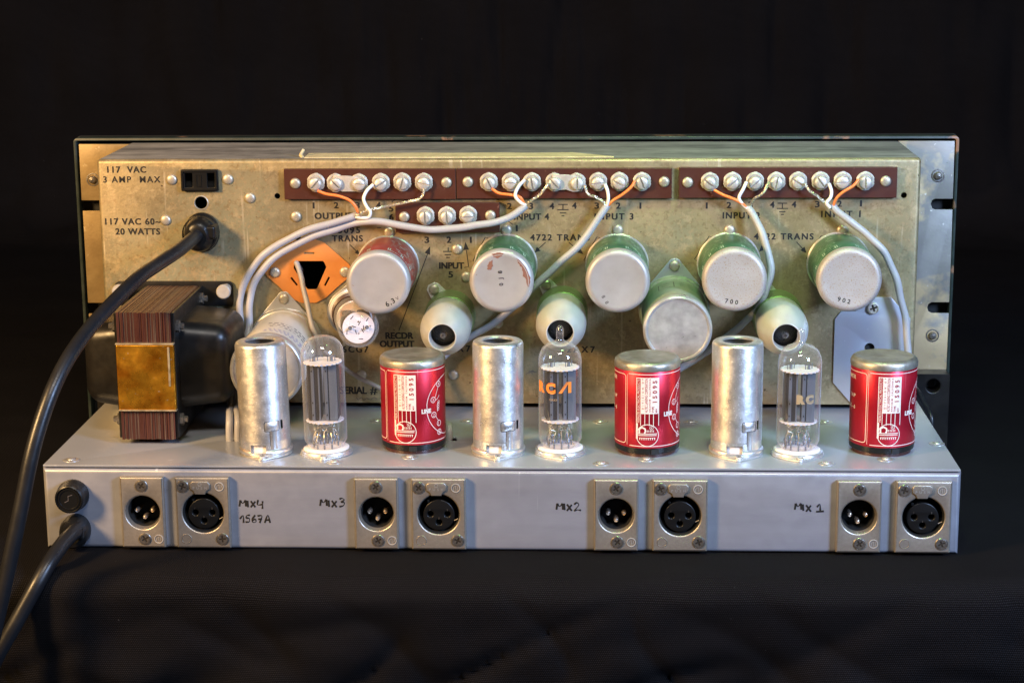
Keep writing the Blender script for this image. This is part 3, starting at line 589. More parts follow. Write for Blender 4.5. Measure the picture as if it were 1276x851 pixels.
def female(x, z):
    s = ob('female_connector', plate(rrect(25.8, 34.8, .6), [circle(9.7, 48)], 3.4, .85), 'xlr', low, (x, -FRONT, z - BZ), WALL)
    ob('connector_cup', G().lathe([(9.65, 3.0), (9.4, 2.4), (9.3, 1), (9.3, -12), (.001, -12)], 48), 'black_matt', s)
    bodyp = plate(circle(7.5, 40, (0, -.9)), [circle(1.45, 18, (-4, -.4)), circle(1.45, 18, (4, -.4)), circle(1.45, 18, (0, -4.4))], 12, .5)
    i = ob('socket_insert', bodyp, 'black_plastic', s, (0, 0, -10.5)); ob('key_ridge', G().box(-5.6, -4.4, 5.2, 6.4, -8, 1.6), 'black_plastic', s, rot=(0, 0, 0), bevel=.2)
    ob('spring_clip', G().tube([(7.2, -3.6, 1.0), (9.0, -2.6, 1.4)], .18, 6), 'nickel', s)
    for t, x_, y_ in (('2', 4, 2.0), ('1', -4, 2.0), ('3', 0, -2.2)): ob('socket_number', text(t, None, .9), 'screw', s, (x_ - .3, y_ - .7, 1.56), fin=False)
    l = ob('release_latch', plate([(-4.5, -1), (-4.7, 1.6), (-3.6, 2.7), (3.6, 2.7), (4.7, 1.6), (4.5, -1), (3, -1.9), (2.4, -3.6), (-2.4, -3.6), (-3, -1.9)], [], 1.3, .3), 'xlr', s, (-.9, 12.9, 2.9))
    ob('latch_text', text('PUSH', 6.6, 1.25), 'alu_bright', l, (-3.3, -1.0, 1.33), fin=False)
    ob('latch_mark', as_g(plate(circle(.95, 18), [circle(.65, 18)], .1)), 'alu_bright', l, (0, 1.3, 1.3))
    put_xs(s, (-9.2, 13, 3.4), (0, 0, random.uniform(0, 90))); put_xs(s, (8.8, -12.8, 3.4), (0, 0, random.uniform(0, 90))); put_logo(s, (8.2, 13, 3.4)); put_blank(s, (-8.3, -12.8, 3.4)); return s
for x, z in mloc: male(x, z)
for x, z in floc: female(x, z)
# marker pen writing
def pen(segs, name='handwriting'):
    g = G()
    for sg in segs:
        P = spline([Vector(B(*p)) for p in sg], 4); g.tube([(p.x, p.z, 0) for p in P], .42, 6, smooth=0, rf=lambda t: .8 + .35 * math.sin(t * 7 + 1))
    g.v = [(x, y, z * .25) for x, y, z in g.v]; ob(name, g, 'ink', shell, (0, -FRONT - .05, 0), WALL)
def ch(c, x, y, s=1.0):
    D = {'M': [[(0, 9), (1, 1)], [(1, 1), (4, 5), (8, 1)], [(8, 1), (8.5, 9)]], 'I': [[(0, 1), (.6, 9)]], 'X': [[(0, 1), (6, 9)], [(6, 1.5), (0, 9)]],
         '4': [[(1, 0), (.2, 5.2), (2, 6), (6.5, 5.2)], [(6.3, 1.5), (6.6, 5), (6.2, 10.5)]], '3': [[(0, 1), (3, 0), (6, 2), (2, 4.5)], [(2, 4.5), (6, 5.5), (5, 9), (0, 10.5)]],
         '2': [[(0, 2), (3, 0), (5.5, 2.5), (1, 8.5), (0, 9.5)], [(0, 9.5), (4, 8.5), (8, 9)]], '1': [[(0, 5), (4, 1), (4.6, 10)]], '5': [[(6, 0), (1.5, .5), (1, 4)], [(1, 4), (5, 4.5), (5, 9), (0, 9.5)]],
         '6': [[(4, 0), (.5, 5), (1.5, 9), (5, 8), (4, 5), (1, 6)]], '7': [[(0, .5), (6, .5), (3, 10)], [(1, 5), (6, 4.6)]], 'A': [[(0, 10), (4, 0), (7, 10)], [(1, 6.5), (6.5, 6)]],
         '_': [[(0, 8.5), (8, 8)]]}[c]
    return [[(x + a * s, y + b * s) for a, b in sg] for sg in D]
pen(ch('M', 298.5, 622, .95) + ch('I', 308.5, 622.5) + ch('X', 312.5, 623, .95) + ch('4', 320.5, 622.5, 1.05))
pen(ch('1', 299, 641) + ch('5', 306, 641.5, .9) + ch('6', 314, 641.5) + ch('7', 321, 642, .9) + ch('A', 330, 641.5, .95))
pen(ch('M', 399, 621, .98) + ch('I', 409.5, 622) + ch('X', 413.5, 622.5) + ch('3', 423, 620.5, 1.0))
pen(ch('M', 693.5, 626, .95) + ch('I', 703, 626) + ch('X', 706.5, 627) + ch('2', 715.5, 626, 1.05))
pen(ch('M', 990.5, 626, .95) + ch('I', 1000.5, 627) + ch('X', 1004.5, 628) + ch('1', 1018, 627, .9) + ch('_', 1017, 627, 1.2))
# fuse holder and cord grip
p = B(90, 616); fu = ob('fuse_holder', G().lathe([(7.6, 0), (7.6, 2.2), (7.0, 3.0), (7.0, 7.2), (6.7, 8.2), (6.1, 8.6), (5.9, 8.0), (5.3, 7.9), (5.1, 8.3), (4.7, 8.3), (4.5, 7.9), (.001, 7.9)], 72, fn=lambda t: 1 + .008 * math.cos(36 * t)), 'black_plastic', low, (p.x + .6, -FRONT, p.z - BZ), WALL)
ob('fuse_mark', ribbon([(-2.2, -1.5), (-.4, -.6), (-.4, 1.6), (1.6, 2.2)], .3, 0), 'ink_faded', fu, (0, 0, 7.95), fin=False)
p = B(97, 659); grip = ob('cord_grip', G().lathe([(7.4, 0), (7.4, 5.5), (6.6, 8.5), (5.6, 10), (4.2, 10.2), (4.2, 6), (.001, 6)], 36, fn=lambda t: 1 - .06 * math.cos(2 * t)), 'black_plastic', low, (p.x - .5, -FRONT, p.z - BZ), WALL)
ob('grip_wedge', G().box(1.5, 6.0, -1.5, 4.5, 6, 11.5), 'black_plastic', grip, bevel=.8)

# ------------------------------------------------------------------ plug-in transformers
BR = 15.7
def can(name, label, foil, cap, art, loc, rot, group, h=46.5, bodyz=(4.7, 42), base=True, cat='transformer can'):
    t = thing(name, label, cat, loc, rot, group)
    ob('can_body', G().lathe([(BR - .25, bodyz[0]), (BR - .1, bodyz[0] + .2), (BR - .1, bodyz[1] - .2), (BR - .25, bodyz[1])], 96), foil, t)
    prof = [(BR - .4, bodyz[1] - .3), (BR + .15, bodyz[1] + .1), (BR + .2, h - 2.3), (BR - .3, h - 1.1), (BR - 1.2, h - .35), (BR - 2.4, h), (BR - 3.0, h - .12), (6, h - .25), (.001, h - .2)]
    t_cap = ob('can_end', G().lathe(prof, 96), cap, t)
    if base:
        ob('base_ring', G().lathe([(BR - 1.2, 1.7), (BR - .4, 2.2), (BR - .1, 4.9), (BR - .6, 5.0)], 64), 'black_plastic', t)
        ob('base_skirt', G().lathe([(13.9, 0), (13.9, 1.9), (.001, 1.9)], 48), 'bakelite', t)
        ob('key_tab', G().box(-1.9, 1.9, -BR - .2, -BR + 1.5, 1.9, 4.2), 'black_matt', t, bevel=.15)
    else: ob('base_skirt', G().lathe([(BR + .6, 0), (BR + .6, .8), (BR + .1, 1.2), (BR - .2, bodyz[0] + .2)], 64), 'alu', t)
    if art: art(t, bodyz)
    return t, t_cap
def red_art(t, bz):
    r = BR - .1; W_ = .34; put = lambda nm, g, mt, lift: ob(nm, wrap(move(g, 0, 0, lift), r), mt, t, fin=False)
    g = G(); g.add(ribbon([(-13.2 + .6, 5.9), (33, 5.9)], W_)); g.add(ribbon([(-13.2, 40.8), (33, 40.8)], W_)); g.add(ribbon([(-14.0, 6), (-14.0, 40.4)], .18))
    g.add(ribbon(rrect(26, 33.6, 1.5, (-27.9, 23.4)), W_, closed=True)); put('label_frame', g, 'pink_line', .05)
    x0, x1 = -9.2, 1.8
    put('label_block', sheet(x0, x1, 21.8, 39.3, 0, 12).add(sheet(x0, x0 + .9, 9.5, 21.8, 0, 2)), 'cream', .05)
    put('label_band', sheet(x0 + .35, x0 + 2.1, 17.2, 38.9, 0, 3), 'label_red', .08)
    g = G()
    for x in (x0 + 2.2, x0 + 4.2, x0 + 6.3, x0 + 8.3, x1 - .15): g.add(ribbon([(x, 16), (x, 21.9)], .3))
    g.add(ribbon(circle(5.3, 44, ((x0 + x1) / 2, 11.3)), .34, closed=True))
    cx = (x0 + x1) / 2
    g.add(ribbon([(cx - 3.9, 12.2), (cx - 3.9, 14.4), (cx - 2.6, 15.2), (cx - 1.2, 14.6), (cx - .9, 13.4), (cx - 1.4, 12.3)], .75, step=.5)); g.add(ribbon([(cx - 4.4, 11.3), (cx + 4.4, 11.3)], .4)); g.add(ribbon([(cx - 4.6, 12.1), (cx + 4.6, 12.1)], .35))
    for k in range(5): g.add(ribbon([(cx - .1 + k * .75, 12.9), (cx - .1 + k * .75, 13.9)], .32))
    g.add(ribbon([(cx - 3.9, 10.1), (cx + 3.8, 10.1)], .2))
    for k in range(8): g.add(ribbon([(cx - 3.6 + k, 10.1), (cx - 3.6 + k, 9.1)], .38))
    g.add(ribbon(circle(.85, 16, (cx + 1.9, 15.0)), .2, closed=True)); g.add(move(text('R', None, .8), cx + 1.6, 14.6))
    put('maker_mark', g, 'cream', .07)
    V = lambda s, x, ya, yb, h, bold=.02: move(text(s, yb - ya, h, bold), x, ya, 0, 90)
    put('label_text', V('PEERLESS ELECTRICAL PRODUCTS', x0 + 1.7, 17.6, 38.5, 1.15, .0), 'cream', .11)
    g = G(); g.add(V('DIVISION OF', x0 + 3.6, 24, 38.8, .85)); g.add(V('ALTEC LANSING CORPORATION', x0 + 5.5, 22.6, 38.9, 1.35, .01)); g.add(V('ANAHEIM  CALIFORNIA', x0 + 6.9, 22.6, 38.9, .8)); g.add(V('TYPE', x0 + 8.6, 22.4, 25.4, 1.1)); g.add(V('MW', x0 + 10.1, 22.4, 24.4, .9))
    g.add(V('15095', x0 + 9.9, 27.3, 37.9, 2.2, .03)); put('label_text', g, 'label_red', .1)
    g = G(); c = (21.6, 22.5); g.add(ribbon([(c[0] + 14.6 * math.cos(a), c[1] + 14.6 * math.sin(a)) for a in (R(58 + k * 6) for k in range(42)) if abs((a % (2 * math.pi)) - math.pi) > .12], .34, step=9))
    nodes = [(10.7, 26.3, '3'), (11, 18.9, '2'), (14.4, 33.5, '4'), (14.4, 14.2, '1'), (14.6, 9.8, '8')]
    for (a, b, n_) in nodes: g.add(ribbon(circle(1.35, 20, (a, b)), .3, closed=True)); g.add(move(text(n_, None, 1.5, .0), a - .5, b - .75))
    g.add(ribbon([(12, 25.9), (13.6, 26.4), (14.8, 28)], .25)); g.add(ribbon([(14.0, 32), (12.0, 27.4)], .25)); g.add(ribbon([(12.2, 18.2), (13.3, 16.2), (14.2, 15.6)], .25))
    for k in range(4): g.add(ribbon(circle(.55, 10, (14.4 - k * .15, 24.8 - k * 1.2)), .22, closed=True))
    g.add(ribbon([(13.4, 20), (13.2, 23), (13.9, 25)], .25)); put('winding_diagram', g, 'pink_line', .06)
    for w_ in (move(text('LINE', 5.0, 2.2, .05), 4.4, 20.3), move(text('TRANSFORMER', 21, 1.9), -43, 36.5), move(text('INPUT OR TAP', 21, 1.8), -43, 27.5), move(text('IMP. 15K-6', 17, 1.9), -39, 22.0)): put('label_text', w_, 'cream', .07)
def green_art(t, bz):
    r = BR - .1; g = G(); random.seed(5)
    for y0 in (bz[0] + 4, bz[1] - 4):
        g.add(ribbon([(-45, y0), (45, y0)], .25))
    for row in range(10):
        y = bz[0] + 6.5 + row * 3.1; x = -44
        while x < 44:
            w = random.uniform(.5, 3.2)
            if random.random() < .75: g.add(ribbon([(x, y), (x + w, y)], random.choice((.25, .35, .7))))
            x += w + random.uniform(.5, 2.5)
    for k in range(-6, 7): g.add(ribbon([(k * 7.3, bz[1] - 9), (k * 7.3, bz[1] - 4)], .45)); g.add(ribbon([(k * 7.3 + 1, bz[1] - 9), (k * 7.3 + 1, bz[1] - 4)], .45))
    ob('label_print', wrap(move(g, 0, 0, .06), r), surf('pale_green_print', (.42, .55, .46), rough=.5), t, fin=False)
p = T(516, 556); can('plug_in_transformer', 'leftmost red foil-wrapped can, directly below the black lettering RECDR OUTPUT', 'red_foil', 'can_top', red_art, (p.x, p.y, 0), (0, 0, 4), 'red transformer cans on the low chassis')
first_red = [o for o in COL.objects if o.name == 'plug_in_transformer'][0]
p = T(806, 560); dup(first_red, 'middle red foil-wrapped can on the low chassis, in front of the big grey capacitor', (p.x, p.y, 0), (0, 0, 13))
p = T(1098, 559.5); dup(first_red, 'red foil-wrapped can standing in front of the blue-grey plate, near the right end', (p.x, p.y, 0), (0, 0, 17))
def wallpos(c, L): p = F(c[0], c[1], L); return (p.x, 0, p.z)
def cap_text(t, s, x, y, w, h, rot, L, mat='ink'): ob('stamped_number', move(text(s, w, h, .02), 0, 0, 0, rot), mat, t, (x, y, L - .1), fin=False)
WL = 45.5
def wall_can(c, label, foil, capm, art=green_art):
    t, cp = can('wall_transformer', label, foil, capm, art, wallpos(c, WL), WALL, 'transformer cans on the rear face', WL, (1.5, 40.2), False); return t
t = wall_can((471, 353), 'dull red can with a plain silver end, below the lettering 15095 TRANS', 'dull_red_foil', 'can_cap'); cap_text(t, '6,3', 4.2, -12.0, 5, 2.6, 30, WL); cap_text(t, 'V', 9.2, -8.8, 1.6, 1.8, 30, WL, 'ink_faded')
tA = wall_can((624.8, 351), 'green can whose silver end has brown chipped patches, left of the lettering 4722 TRANS', 'green_foil', 'can_cap')
cap_text(tA, '0J8', 0.9, -2.0, 7.5, 2.0, 95, WL)
for (poly) in ([(-4.5, 13.8), (-2, 14.4), (1.2, 14.2), (.3, 12.6), (-1.8, 11.6), (-3.6, 12.2)], [(-5.8, 10), (-4.4, 10.6), (-4.2, 8), (-5.2, 5.8), (-6.8, 6.0), (-6.6, 8.4)], [(7.5, 11.6), (9.4, 10.2), (12.2, 6.8), (14.2, 2), (13.8, -2.4), (12.6, -2.8), (12.4, 1), (10.6, 3), (10.4, 6.4), (8.2, 9.2)]):
    P = []
    for a, b in zip(poly, poly[1:] + poly[:1]):
        for k in range(4): P.append((a[0] + (b[0] - a[0]) * k / 4 + random.uniform(-.25, .25), a[1] + (b[1] - a[1]) * k / 4 + random.uniform(-.25, .25)))
    ob('chipped_patch', plate(P, [], .12), 'rust', tA, (0, 0, WL - .16))
tB = wall_can((769.8, 351), 'green can with a clean silver end, directly below the lettering INPUT 3', 'green_foil', 'can_cap'); cap_text(tB, '88', -8, -7.5, 4.5, 1.8, -60, WL, 'ink_faded')
tC = wall_can((915.5, 349.4), 'green can with a rust speckled end, below the lettering INPUT 2', 'green_foil', 'can_cap_rust'); cap_text(tC, '700', -4.6, -11.2, 6.4, 2.2, -8, WL)
tD = wall_can((1058.8, 349.4), 'green can with a spotted end stamped 902, nearest the right edge', 'green_foil', 'can_cap_rust'); cap_text(tD, '902', -5.8, -10.2, 6.4, 2.2, -14, WL)

# ------------------------------------------------------------------ tube screens (tall aluminium cylinders) on the low chassis
def saddle(t, r=12.7):
    pts = []
    for base in (-90, 90):
        pts += [(r * math.cos(R(base - 90 + k * 6)), r * math.sin(R(base - 90 + k * 6))) for k in range(0, 10)]
        pts += [((2.2) * math.cos(R(base - 45 + k * 15)) + 0, math.sin(R(base)) * (r + .6) + 2.2 * math.sin(R(base - 45 + k * 15))) for k in range(7)]
        pts += [(r * math.cos(R(base + 36 + k * 6)), r * math.sin(R(base + 36 + k * 6))) for k in range(0, 9)]
    b = ob('socket_saddle', plate(pts, [], .9, .2), 'alu_bright', t)
    ob('saddle_ring', G().lathe([(r - 1.6, .8), (r - .5, .8), (r - .3, 1.3), (r - .6, 2.2), (r - 1.3, 2.5), (r - 2.0, 2.1), (r - 2.1, 1.2)], 64), 'alu_bright', b)
    ob('saddle_screw', screw_cross(1.7, .8, .5), ['nickel', 'slot'], b, (0.3, -r - .6, .9), (6, 0, 25)); return b
def tall_shield(label, loc, rot):
    t = thing('tube_shield', label, 'tube shield', loc, rot, 'tall aluminium tube shields')
    h = 55.5; r = 12.1
    prof = [(r + .6, 1.5), (r + .9, 2.0), (r + .9, 3.1), (r + .5, 3.6), (r, 4.0), (r, 7.5), (r + .12, 7.9), (r, 8.3), (r, h - 1.9), (r - .35, h - .8), (r - 1.2, h - .15), (r - 3.2, h), (r - 4.6, h - .1), (r - 5.0, h - .5), (r - 5.0, h - 1.1), (r - 4.4, h - 1.0), (r - 2.0, h - 1.4), (r - .9, h - 3), (r - .8, 1.5)]
    me = G().lathe(prof + [prof[0]], 96).mesh('s'); finish(me)
    me = boolean(me, [G().box(-5.2, 2.2, -20, -6, 3.0, 6.6), G().box(9.0, 9.9, -20, -2, 13.8, 18.2)])
    s = ob('shield_body', me, 'alu', t, sharp=40)
    a = R(30) * r
    g = as_g(plate(rrect(6.0, 4.2, .7), [], .45, .15)); gg = G(); rows = []
    gg.add(sheet(-3.6, 3.6, -2.3, 2.3, 0, 8, 3)); gg.v = [(x, y, .55 * max(0, 1 - (abs(x) / 3.6) ** 6) * max(0, 1 - (abs(y) / 2.3) ** 6)) for x, y, z in gg.v]
    g2 = sheet(-1.7, 1.7, -4.5, 4.5, 0, 4, 3); g2.v = [(x, y, .45 * max(0, 1 - (abs(x) / 1.7) ** 4)) for x, y, z in g2.v]
    ob('bayonet_boss', wrap(move(gg, 5.6, 15.8, 0), r), 'alu', s); ob('bayonet_channel', wrap(move(g2, 6.2, 9.0, 0), r), 'alu', s)
    ob('boss_edge', wrap(ribbon(rrect(7.4, 4.8, .8, (5.6, 15.8)), .22, .12, True), r).add(wrap(ribbon([(4.4, 13.4), (4.4, 6.2)], .2, .12), r)), 'slot', s)
    ob('ceramic_base', G().lathe([(10.6, 1.6), (10.6, 7), (.001, 7)], 40), 'ceramic', t)
    ob('inner_tube', G().lathe([(8.6, 6), (8.6, 44), (6, 50), (2.4, 52), (1.2, 54)], 32), 'glass', t)
    saddle(t); return t
p = T(332, 563.5); sh = tall_shield('tall aluminium tube shield at the left, beside the power transformer', (p.x, p.y, 0), (0, -1.2, 0))
p = T(621, 563.5); dup(sh, 'tall aluminium tube shield just left of the tube with orange letters', (p.x, p.y, 0), (0, .3, 0))
p = T(917, 564.5); dup(sh, 'tall aluminium tube shield below the rightmost low socket, right of the middle red can', (p.x, p.y, 0), (0, 0, 0))

# ------------------------------------------------------------------ glass valves
def star(r, n=22, d=.9): return [((r if k % 2 else r - d) * math.cos(2 * math.pi * k / (2 * n)), (r if k % 2 else r - d) * math.sin(2 * math.pi * k / (2 * n))) for k in range(2 * n)]
def valve(label, loc, rot, tip=True, print_=None, name='vacuum_tube', h=54, wall=False, amber=False, group='bare glass tubes on the low chassis'):
    t = thing(name, label, 'vacuum tube', loc, rot, group)
    r = 10.3; z0 = 3.2
    prof = [(6.5, z0 + .2), (8.2, z0 + .6), (9.3, z0 + 2.0), (r, z0 + 4.0), (r, h - 8.5), (r - .45, h - 6), (r - 1.8, h - 3.2), (r - 4.0, h - 1.2), (r - 6.6, h - .25)]
    prof += [(2.3, h + .2), (1.7, h + 1.2), (1.75, h + 5), (1.45, h + 6.6), (.7, h + 7.6), (.001, h + 7.8)] if tip else [(2, h), (.001, h + .05)]
    ob('glass_envelope', G().lathe(prof, 72), 'glass', t)
    zt = h - (8 if amber else 12.5); zb = 16.5
    for z, rr in ((zt, 8.0 if amber else 9.3), (zb, 9.1)):
        hs = [circle(1.0, 10, (-4.2, 0)), circle(1.0, 10, (4.2, 0)), circle(.5, 8, (0, 3)), circle(.5, 8, (0, -3))]
        ob('mica_spacer', plate(circle(rr, 36) if amber else star(rr), hs, .5), 'mica', t, (0, 0, z - .25))
    for sx in (-1, 1):
        cx = 4.2 * sx
        a = ob('anode_plate', G().box(cx - 3.1, cx + 2.9, -4.6, 4.6, zb + .5, zt - .5), 'anode', t, bevel=.9)
        for (u0, u1) in (((-1.2, .3), (2.2, 3.0)) if sx < 0 else ((-3.2, -1.6), (-1.0, 2.8))):
            ob('anode_flange', G().box(cx + u0, cx + u1, -5.0, -4.7, zb + .7, zt - .7), 'anode_edge', a, bevel=.1)
        g = G()
        for zz in (zb + 3, zb + 9, zt - 4): g.box(cx - .9 + (0 if sx < 0 else -1.6), cx - .4 + (0 if sx < 0 else -1.6), -5.12, -5.0, zz, zz + .8)
        ob('anode_crimp', g, 'black_matt', a)['kind'] = 'stuff'
        gd = ob('grid_post', G().tube([(cx, 0, zt), (cx, 0, zt + 2.3)], .75, 10, smooth=0).tube([(cx + 1.6, 1, zt), (cx + 1.6, 1, zt + 3)], .25, 6, smooth=0).tube([(cx - 1.6, -1, zt), (cx - 1.6, -1, zt + 2.6)], .25, 6, smooth=0), 'anode_edge', t)
    random.seed(11); g = G()
    for k in range(9):
        a = 2 * math.pi * (k + .5) / 10; x, y = 5.9 * math.cos(a), 5.9 * math.sin(a); q = random.uniform(.4, 1.2)
        g.tube([(x, y, z0 + 1.5), (x, y, z0 + 5.5), (x * .75, y * .75, z0 + 8), (x * q * .6 + random.uniform(-3, 3), y * .5 + random.uniform(-2.5, 2.5), z0 + 9.5), (x * .3 + random.uniform(-3.5, 3.5), random.uniform(-3, 2), z0 + 11.5), (random.choice((-4, 4)) + random.uniform(-2.6, 2.6), random.uniform(-3, 3), zb)], .24, 6, smooth=3)
    ob('lead_wire', g, 'braid', t)['kind'] = 'stuff'
    g = G()
    for k in range(9):
        a = 2 * math.pi * (k + .5) / 10; g.lathe([(.5, z0 + 2.4), (.8, z0 + 3.0), (.6, z0 + 4.0), (.3, z0 + 4.6)], 12, (5.9 * math.cos(a), 5.9 * math.sin(a), 0))
        g.tube([(5.9 * math.cos(a), 5.9 * math.sin(a), 1.5), (5.9 * math.cos(a), 5.9 * math.sin(a), z0 + 2)], .45, 8, smooth=0)
    ob('base_pin', g, 'anode_edge', t)['kind'] = 'stuff'
    g = G().lathe([(2.4, 0), (2.6, .3), (2.4, .6)], 20)
    if amber:
        ob('amber_sleeve', G().lathe([(r + .08, 2), (r + .12, 12), (r + .5, 12.2), (r + .5, 2)], 64), 'bakelite', t)
        for k in range(9):
            q = random.uniform(0, 6.3); ob('mica_mark', ribbon([(-1.1, 0), (1.1, .3)], .4), 'ink', t, ((2.4 + 3.6 * (k % 2)) * math.cos(k * .7), (2.4 + 3.6 * (k % 2)) * math.sin(k * .7), zt + .3), (0, 0, math.degrees(q)), fin=False)
    if print_:
        q = lambda *P: G().quad_grid([[(P[0][0], P[0][1], 0), (P[1][0], P[1][1], 0)], [(P[3][0], P[3][1], 0), (P[2][0], P[2][1], 0)]])
        gg = text('RC', 10.6, 5.4, .07) if print_ == 'rca_orange' else text('RC', 8.6, 4.6, .09)
        if print_ == 'rca_orange': gg.add(q((12.0, 0), (13.7, 0), (17.4, 5.4), (15.9, 5.4))).add(q((16.7, 0), (18.4, 0), (18.4, 5.4), (16.7, 5.4)))
        ob('glass_lettering', wrap(move(gg, -14.0 if print_ == 'rca_orange' else -2.2, 31.6 if print_ == 'rca_orange' else 27.5, .06), r), print_, t, fin=False)
        if print_ == 'rca_orange': ob('glass_lettering', wrap(move(text('12AX7', 4, 1.0), -6.5, 27.8, .06), r), 'rca_faded', t, fin=False)
    ob('ceramic_base', G().lathe([(11.0, 1.2), (11.0, 2.8), (10.2, 3.3), (7.4, 3.35), (7.2, 2.9), (.001, 2.9)], 56), 'ceramic', t)
    saddle(t); return t
p = T(407, 563.5); valve('clear glass tube with plain rounded top and no letters, beside the leftmost shield', (p.x, p.y, 0), (0, -.8, 0), tip=False, h=57.5)
p = T(698, 563); valve('clear glass tube printed with orange letters RCA, in the middle of the low chassis', (p.x, p.y, 0), (0, 0, 8), print_='rca_orange', h=54.5)
p = T(993, 565.5); valve('clear glass tube with faded tan letters and pointed tip, between shield and rightmost red can', (p.x, p.y, 0), (0, .5, 0), print_='rca_faded', h=54)
q = wallpos((423, 413), 48); valve('bare glass tube pointing out of the rear face below the dull red can', q, (90, 0, 12), tip=False, h=48, amber=True, group=None, name='wall_vacuum_tube')

# ------------------------------------------------------------------ bell shaped shields on the rear face
def bell(label, c):
    t = thing('bell_tube_shield', label, 'tube shield', wallpos(c, 55), WALL, 'white metal bell shields on the rear face')
    r = 12.4
    b = ob('shield_skirt', G().lathe([(r + .6, 0), (r + .7, 1), (r + .5, 17), (r + .1, 17.4)], 72), 'socket', t)
    prof = [(r, 8), (r, 26), (r + .25, 30), (r + .1, 37), (r - .7, 43), (r - 2.2, 48), (r - 4.0, 52), (r - 5.1, 54.2), (r - 5.4, 55), (r - 5.8, 55.1), (r - 6.1, 54.4), (r - 6.1, 46), (r - 5, 44)]
    ob('shield_body', G().lathe(prof, 96), 'shield', t)
    ob('inner_wall', G().lathe([(6.2, 53), (7.8, 44), (9, 20)], 40), 'black_matt', t)
    ob('inner_tube', G().lathe([(8.6, 10), (8.6, 36), (6.5, 42), (3, 45), (1.7, 46), (1.6, 50), (.8, 52), (.001, 52.3)], 40), 'glass', t); ob('inner_core', G().lathe([(6, 12), (6, 34), (.001, 34)], 24), 'anode', t)
    g = wrap(ribbon([(-22, 0), (-22, 5), (-16, 7)], .7, .1), r + .6); ob('skirt_slot', G().add(g, Matrix.Translation((0, 0, 9))), 'black_matt', b)
    g = wrap(ribbon([(14, 2), (14, -4), (18, -6)], .9, .1), r + .6); ob('skirt_slot', G().add(g, Matrix.Rotation(R(0), 4, 'Z') @ Matrix.Translation((0, 0, 11))), 'black_matt', b)
    e = ob('mounting_ear', plate([(-4, -6), (-3.4, 2), (-1.8, 3.6), (1.8, 3.6), (3.4, 2), (6, -6)], [], 1, .1), 'shield', t, (-8.2, 13, 0), (0, 0, 28))
    put_rivet(e, (0, .4, 1)); return t
t = bell('bell-shaped white metal shield, first from the left, below green can with brown patches', (551, 420.5))
dup(t, 'bell-shaped white metal shield whose round opening sits behind the orange-lettered tube', wallpos((698, 415), 55), (90, 0, 0))
dup(t, 'bell-shaped white metal shield at the right, behind the tube with faded tan letters', wallpos((980, 420.5), 55), (90, 8, 0))

# ------------------------------------------------------------------ can capacitors
def capacitor(label, c, L, r, sleeve, side_marks, lean=0):
    t = thing('can_capacitor', label, 'capacitor', wallpos(c, L), (90, 0, 0), 'can capacitors on the rear face')
    pts = []
    for k in range(72):
        a = R(k * 5); rr = r + 1.3
        pts.append((rr * math.cos(a), rr * math.sin(a)))
    tri = []
    for base in (90, 270):
        tri += [((r + 1.3) * math.cos(R(base - 52)), (r + 1.3) * math.sin(R(base - 52)))]
        tri += [((r + 8.2) * math.cos(R(base)) + 3.6 * math.cos(R(base - 60 + k * 15)), (r + 6.2) * math.sin(R(base)) + 3.6 * math.sin(R(base - 60 + k * 15))) for k in range(9)]
        tri += [((r + 1.3) * math.cos(R(base + 52)), (r + 1.3) * math.sin(R(base + 52)))]
        tri += [((r + 1.3) * math.cos(R(base + 52 + k * 7.6)), (r + 1.3) * math.sin(R(base + 52 + k * 7.6))) for k in range(1, 10)]
    f = ob('mounting_plate', plate(tri, [], 1.4, .2), 'alu_bright' if sleeve == 'paper' else 'plate_blue', t); put_rivet(f, (0, r + 6.0, 1.4)); put_rivet(f, (0, -r - 6.0, 1.4))
    ob('crimp_ring', G().lathe([(r + 1.1, 1.2), (r + 1.2, 4), (r + .5, 5.2), (r - .1, 5.4)], 72), 'alu_bright' if sleeve == 'paper' else 'green_lit_sleeve', t)
    s = ob('sleeve', G().lathe([(r, 4.8), (r, L - 5)], 72), sleeve, t)
    ob('can_end', G().lathe([(r - .2, L - 5.2), (r + .05, L - 4.6), (r + .1, L - 1.4), (r - .3, L - .5), (r - 1.0, L), (r - 1.8, L - .1), (r - 2.2, L - .6), (r - 6, L - .7), (.001, L - .6)], 96), 'cap_alu', t)
    return t, s
t, s = capacitor('large grey can capacitor with a green-lit sleeve and round aluminium end, right of middle', (844.5, 411), 50, 16.9, 'green_lit_sleeve', 0)
def top_print(g, r): return G().add(wrap(move(g, 0, 0, .07), r), Matrix.Rotation(R(180), 4, 'Z'))
g = ribbon([(-9, 14), (-9, 26), (-1, 26), (-1, 14)], .45, closed=True).add(ribbon([(-7.5, 17), (-3, 17)], .4)).add(ribbon([(-7.5, 20), (-4, 23)], .4))
for k in range(5):
    for j in range(3): g.add(ribbon([(2 + j * 4.2, 14 + k * 2.6), (4.6 + j * 4.2 - (k % 2), 14 + k * 2.6)], .4))
g.v = [(-x, y, z) for x, y, z in g.v]
ob('sleeve_print', top_print(g, 16.9), 'ink_faded', s, fin=False)
t, s = capacitor('can capacitor with pale paper sleeve and violet print, partly hidden behind the left shield', (332, 462), 60, 18.3, 'paper', 0)
random.seed(9); g = G(); g2 = G()
for row in range(3):
    x = -24
    while x < 2:
        w = random.uniform(.8, 2.2); g.add(ribbon([(x, 40 - row * 3.4), (x + w, 40 - row * 3.4 + random.uniform(-.5, .5))], 1.1 if random.random() < .6 else .4)); g2.add(ribbon([(x, 46.5 + row * 2.2), (x + w * .8, 46.5 + row * 2.2)], .7)); x += w + 1.0
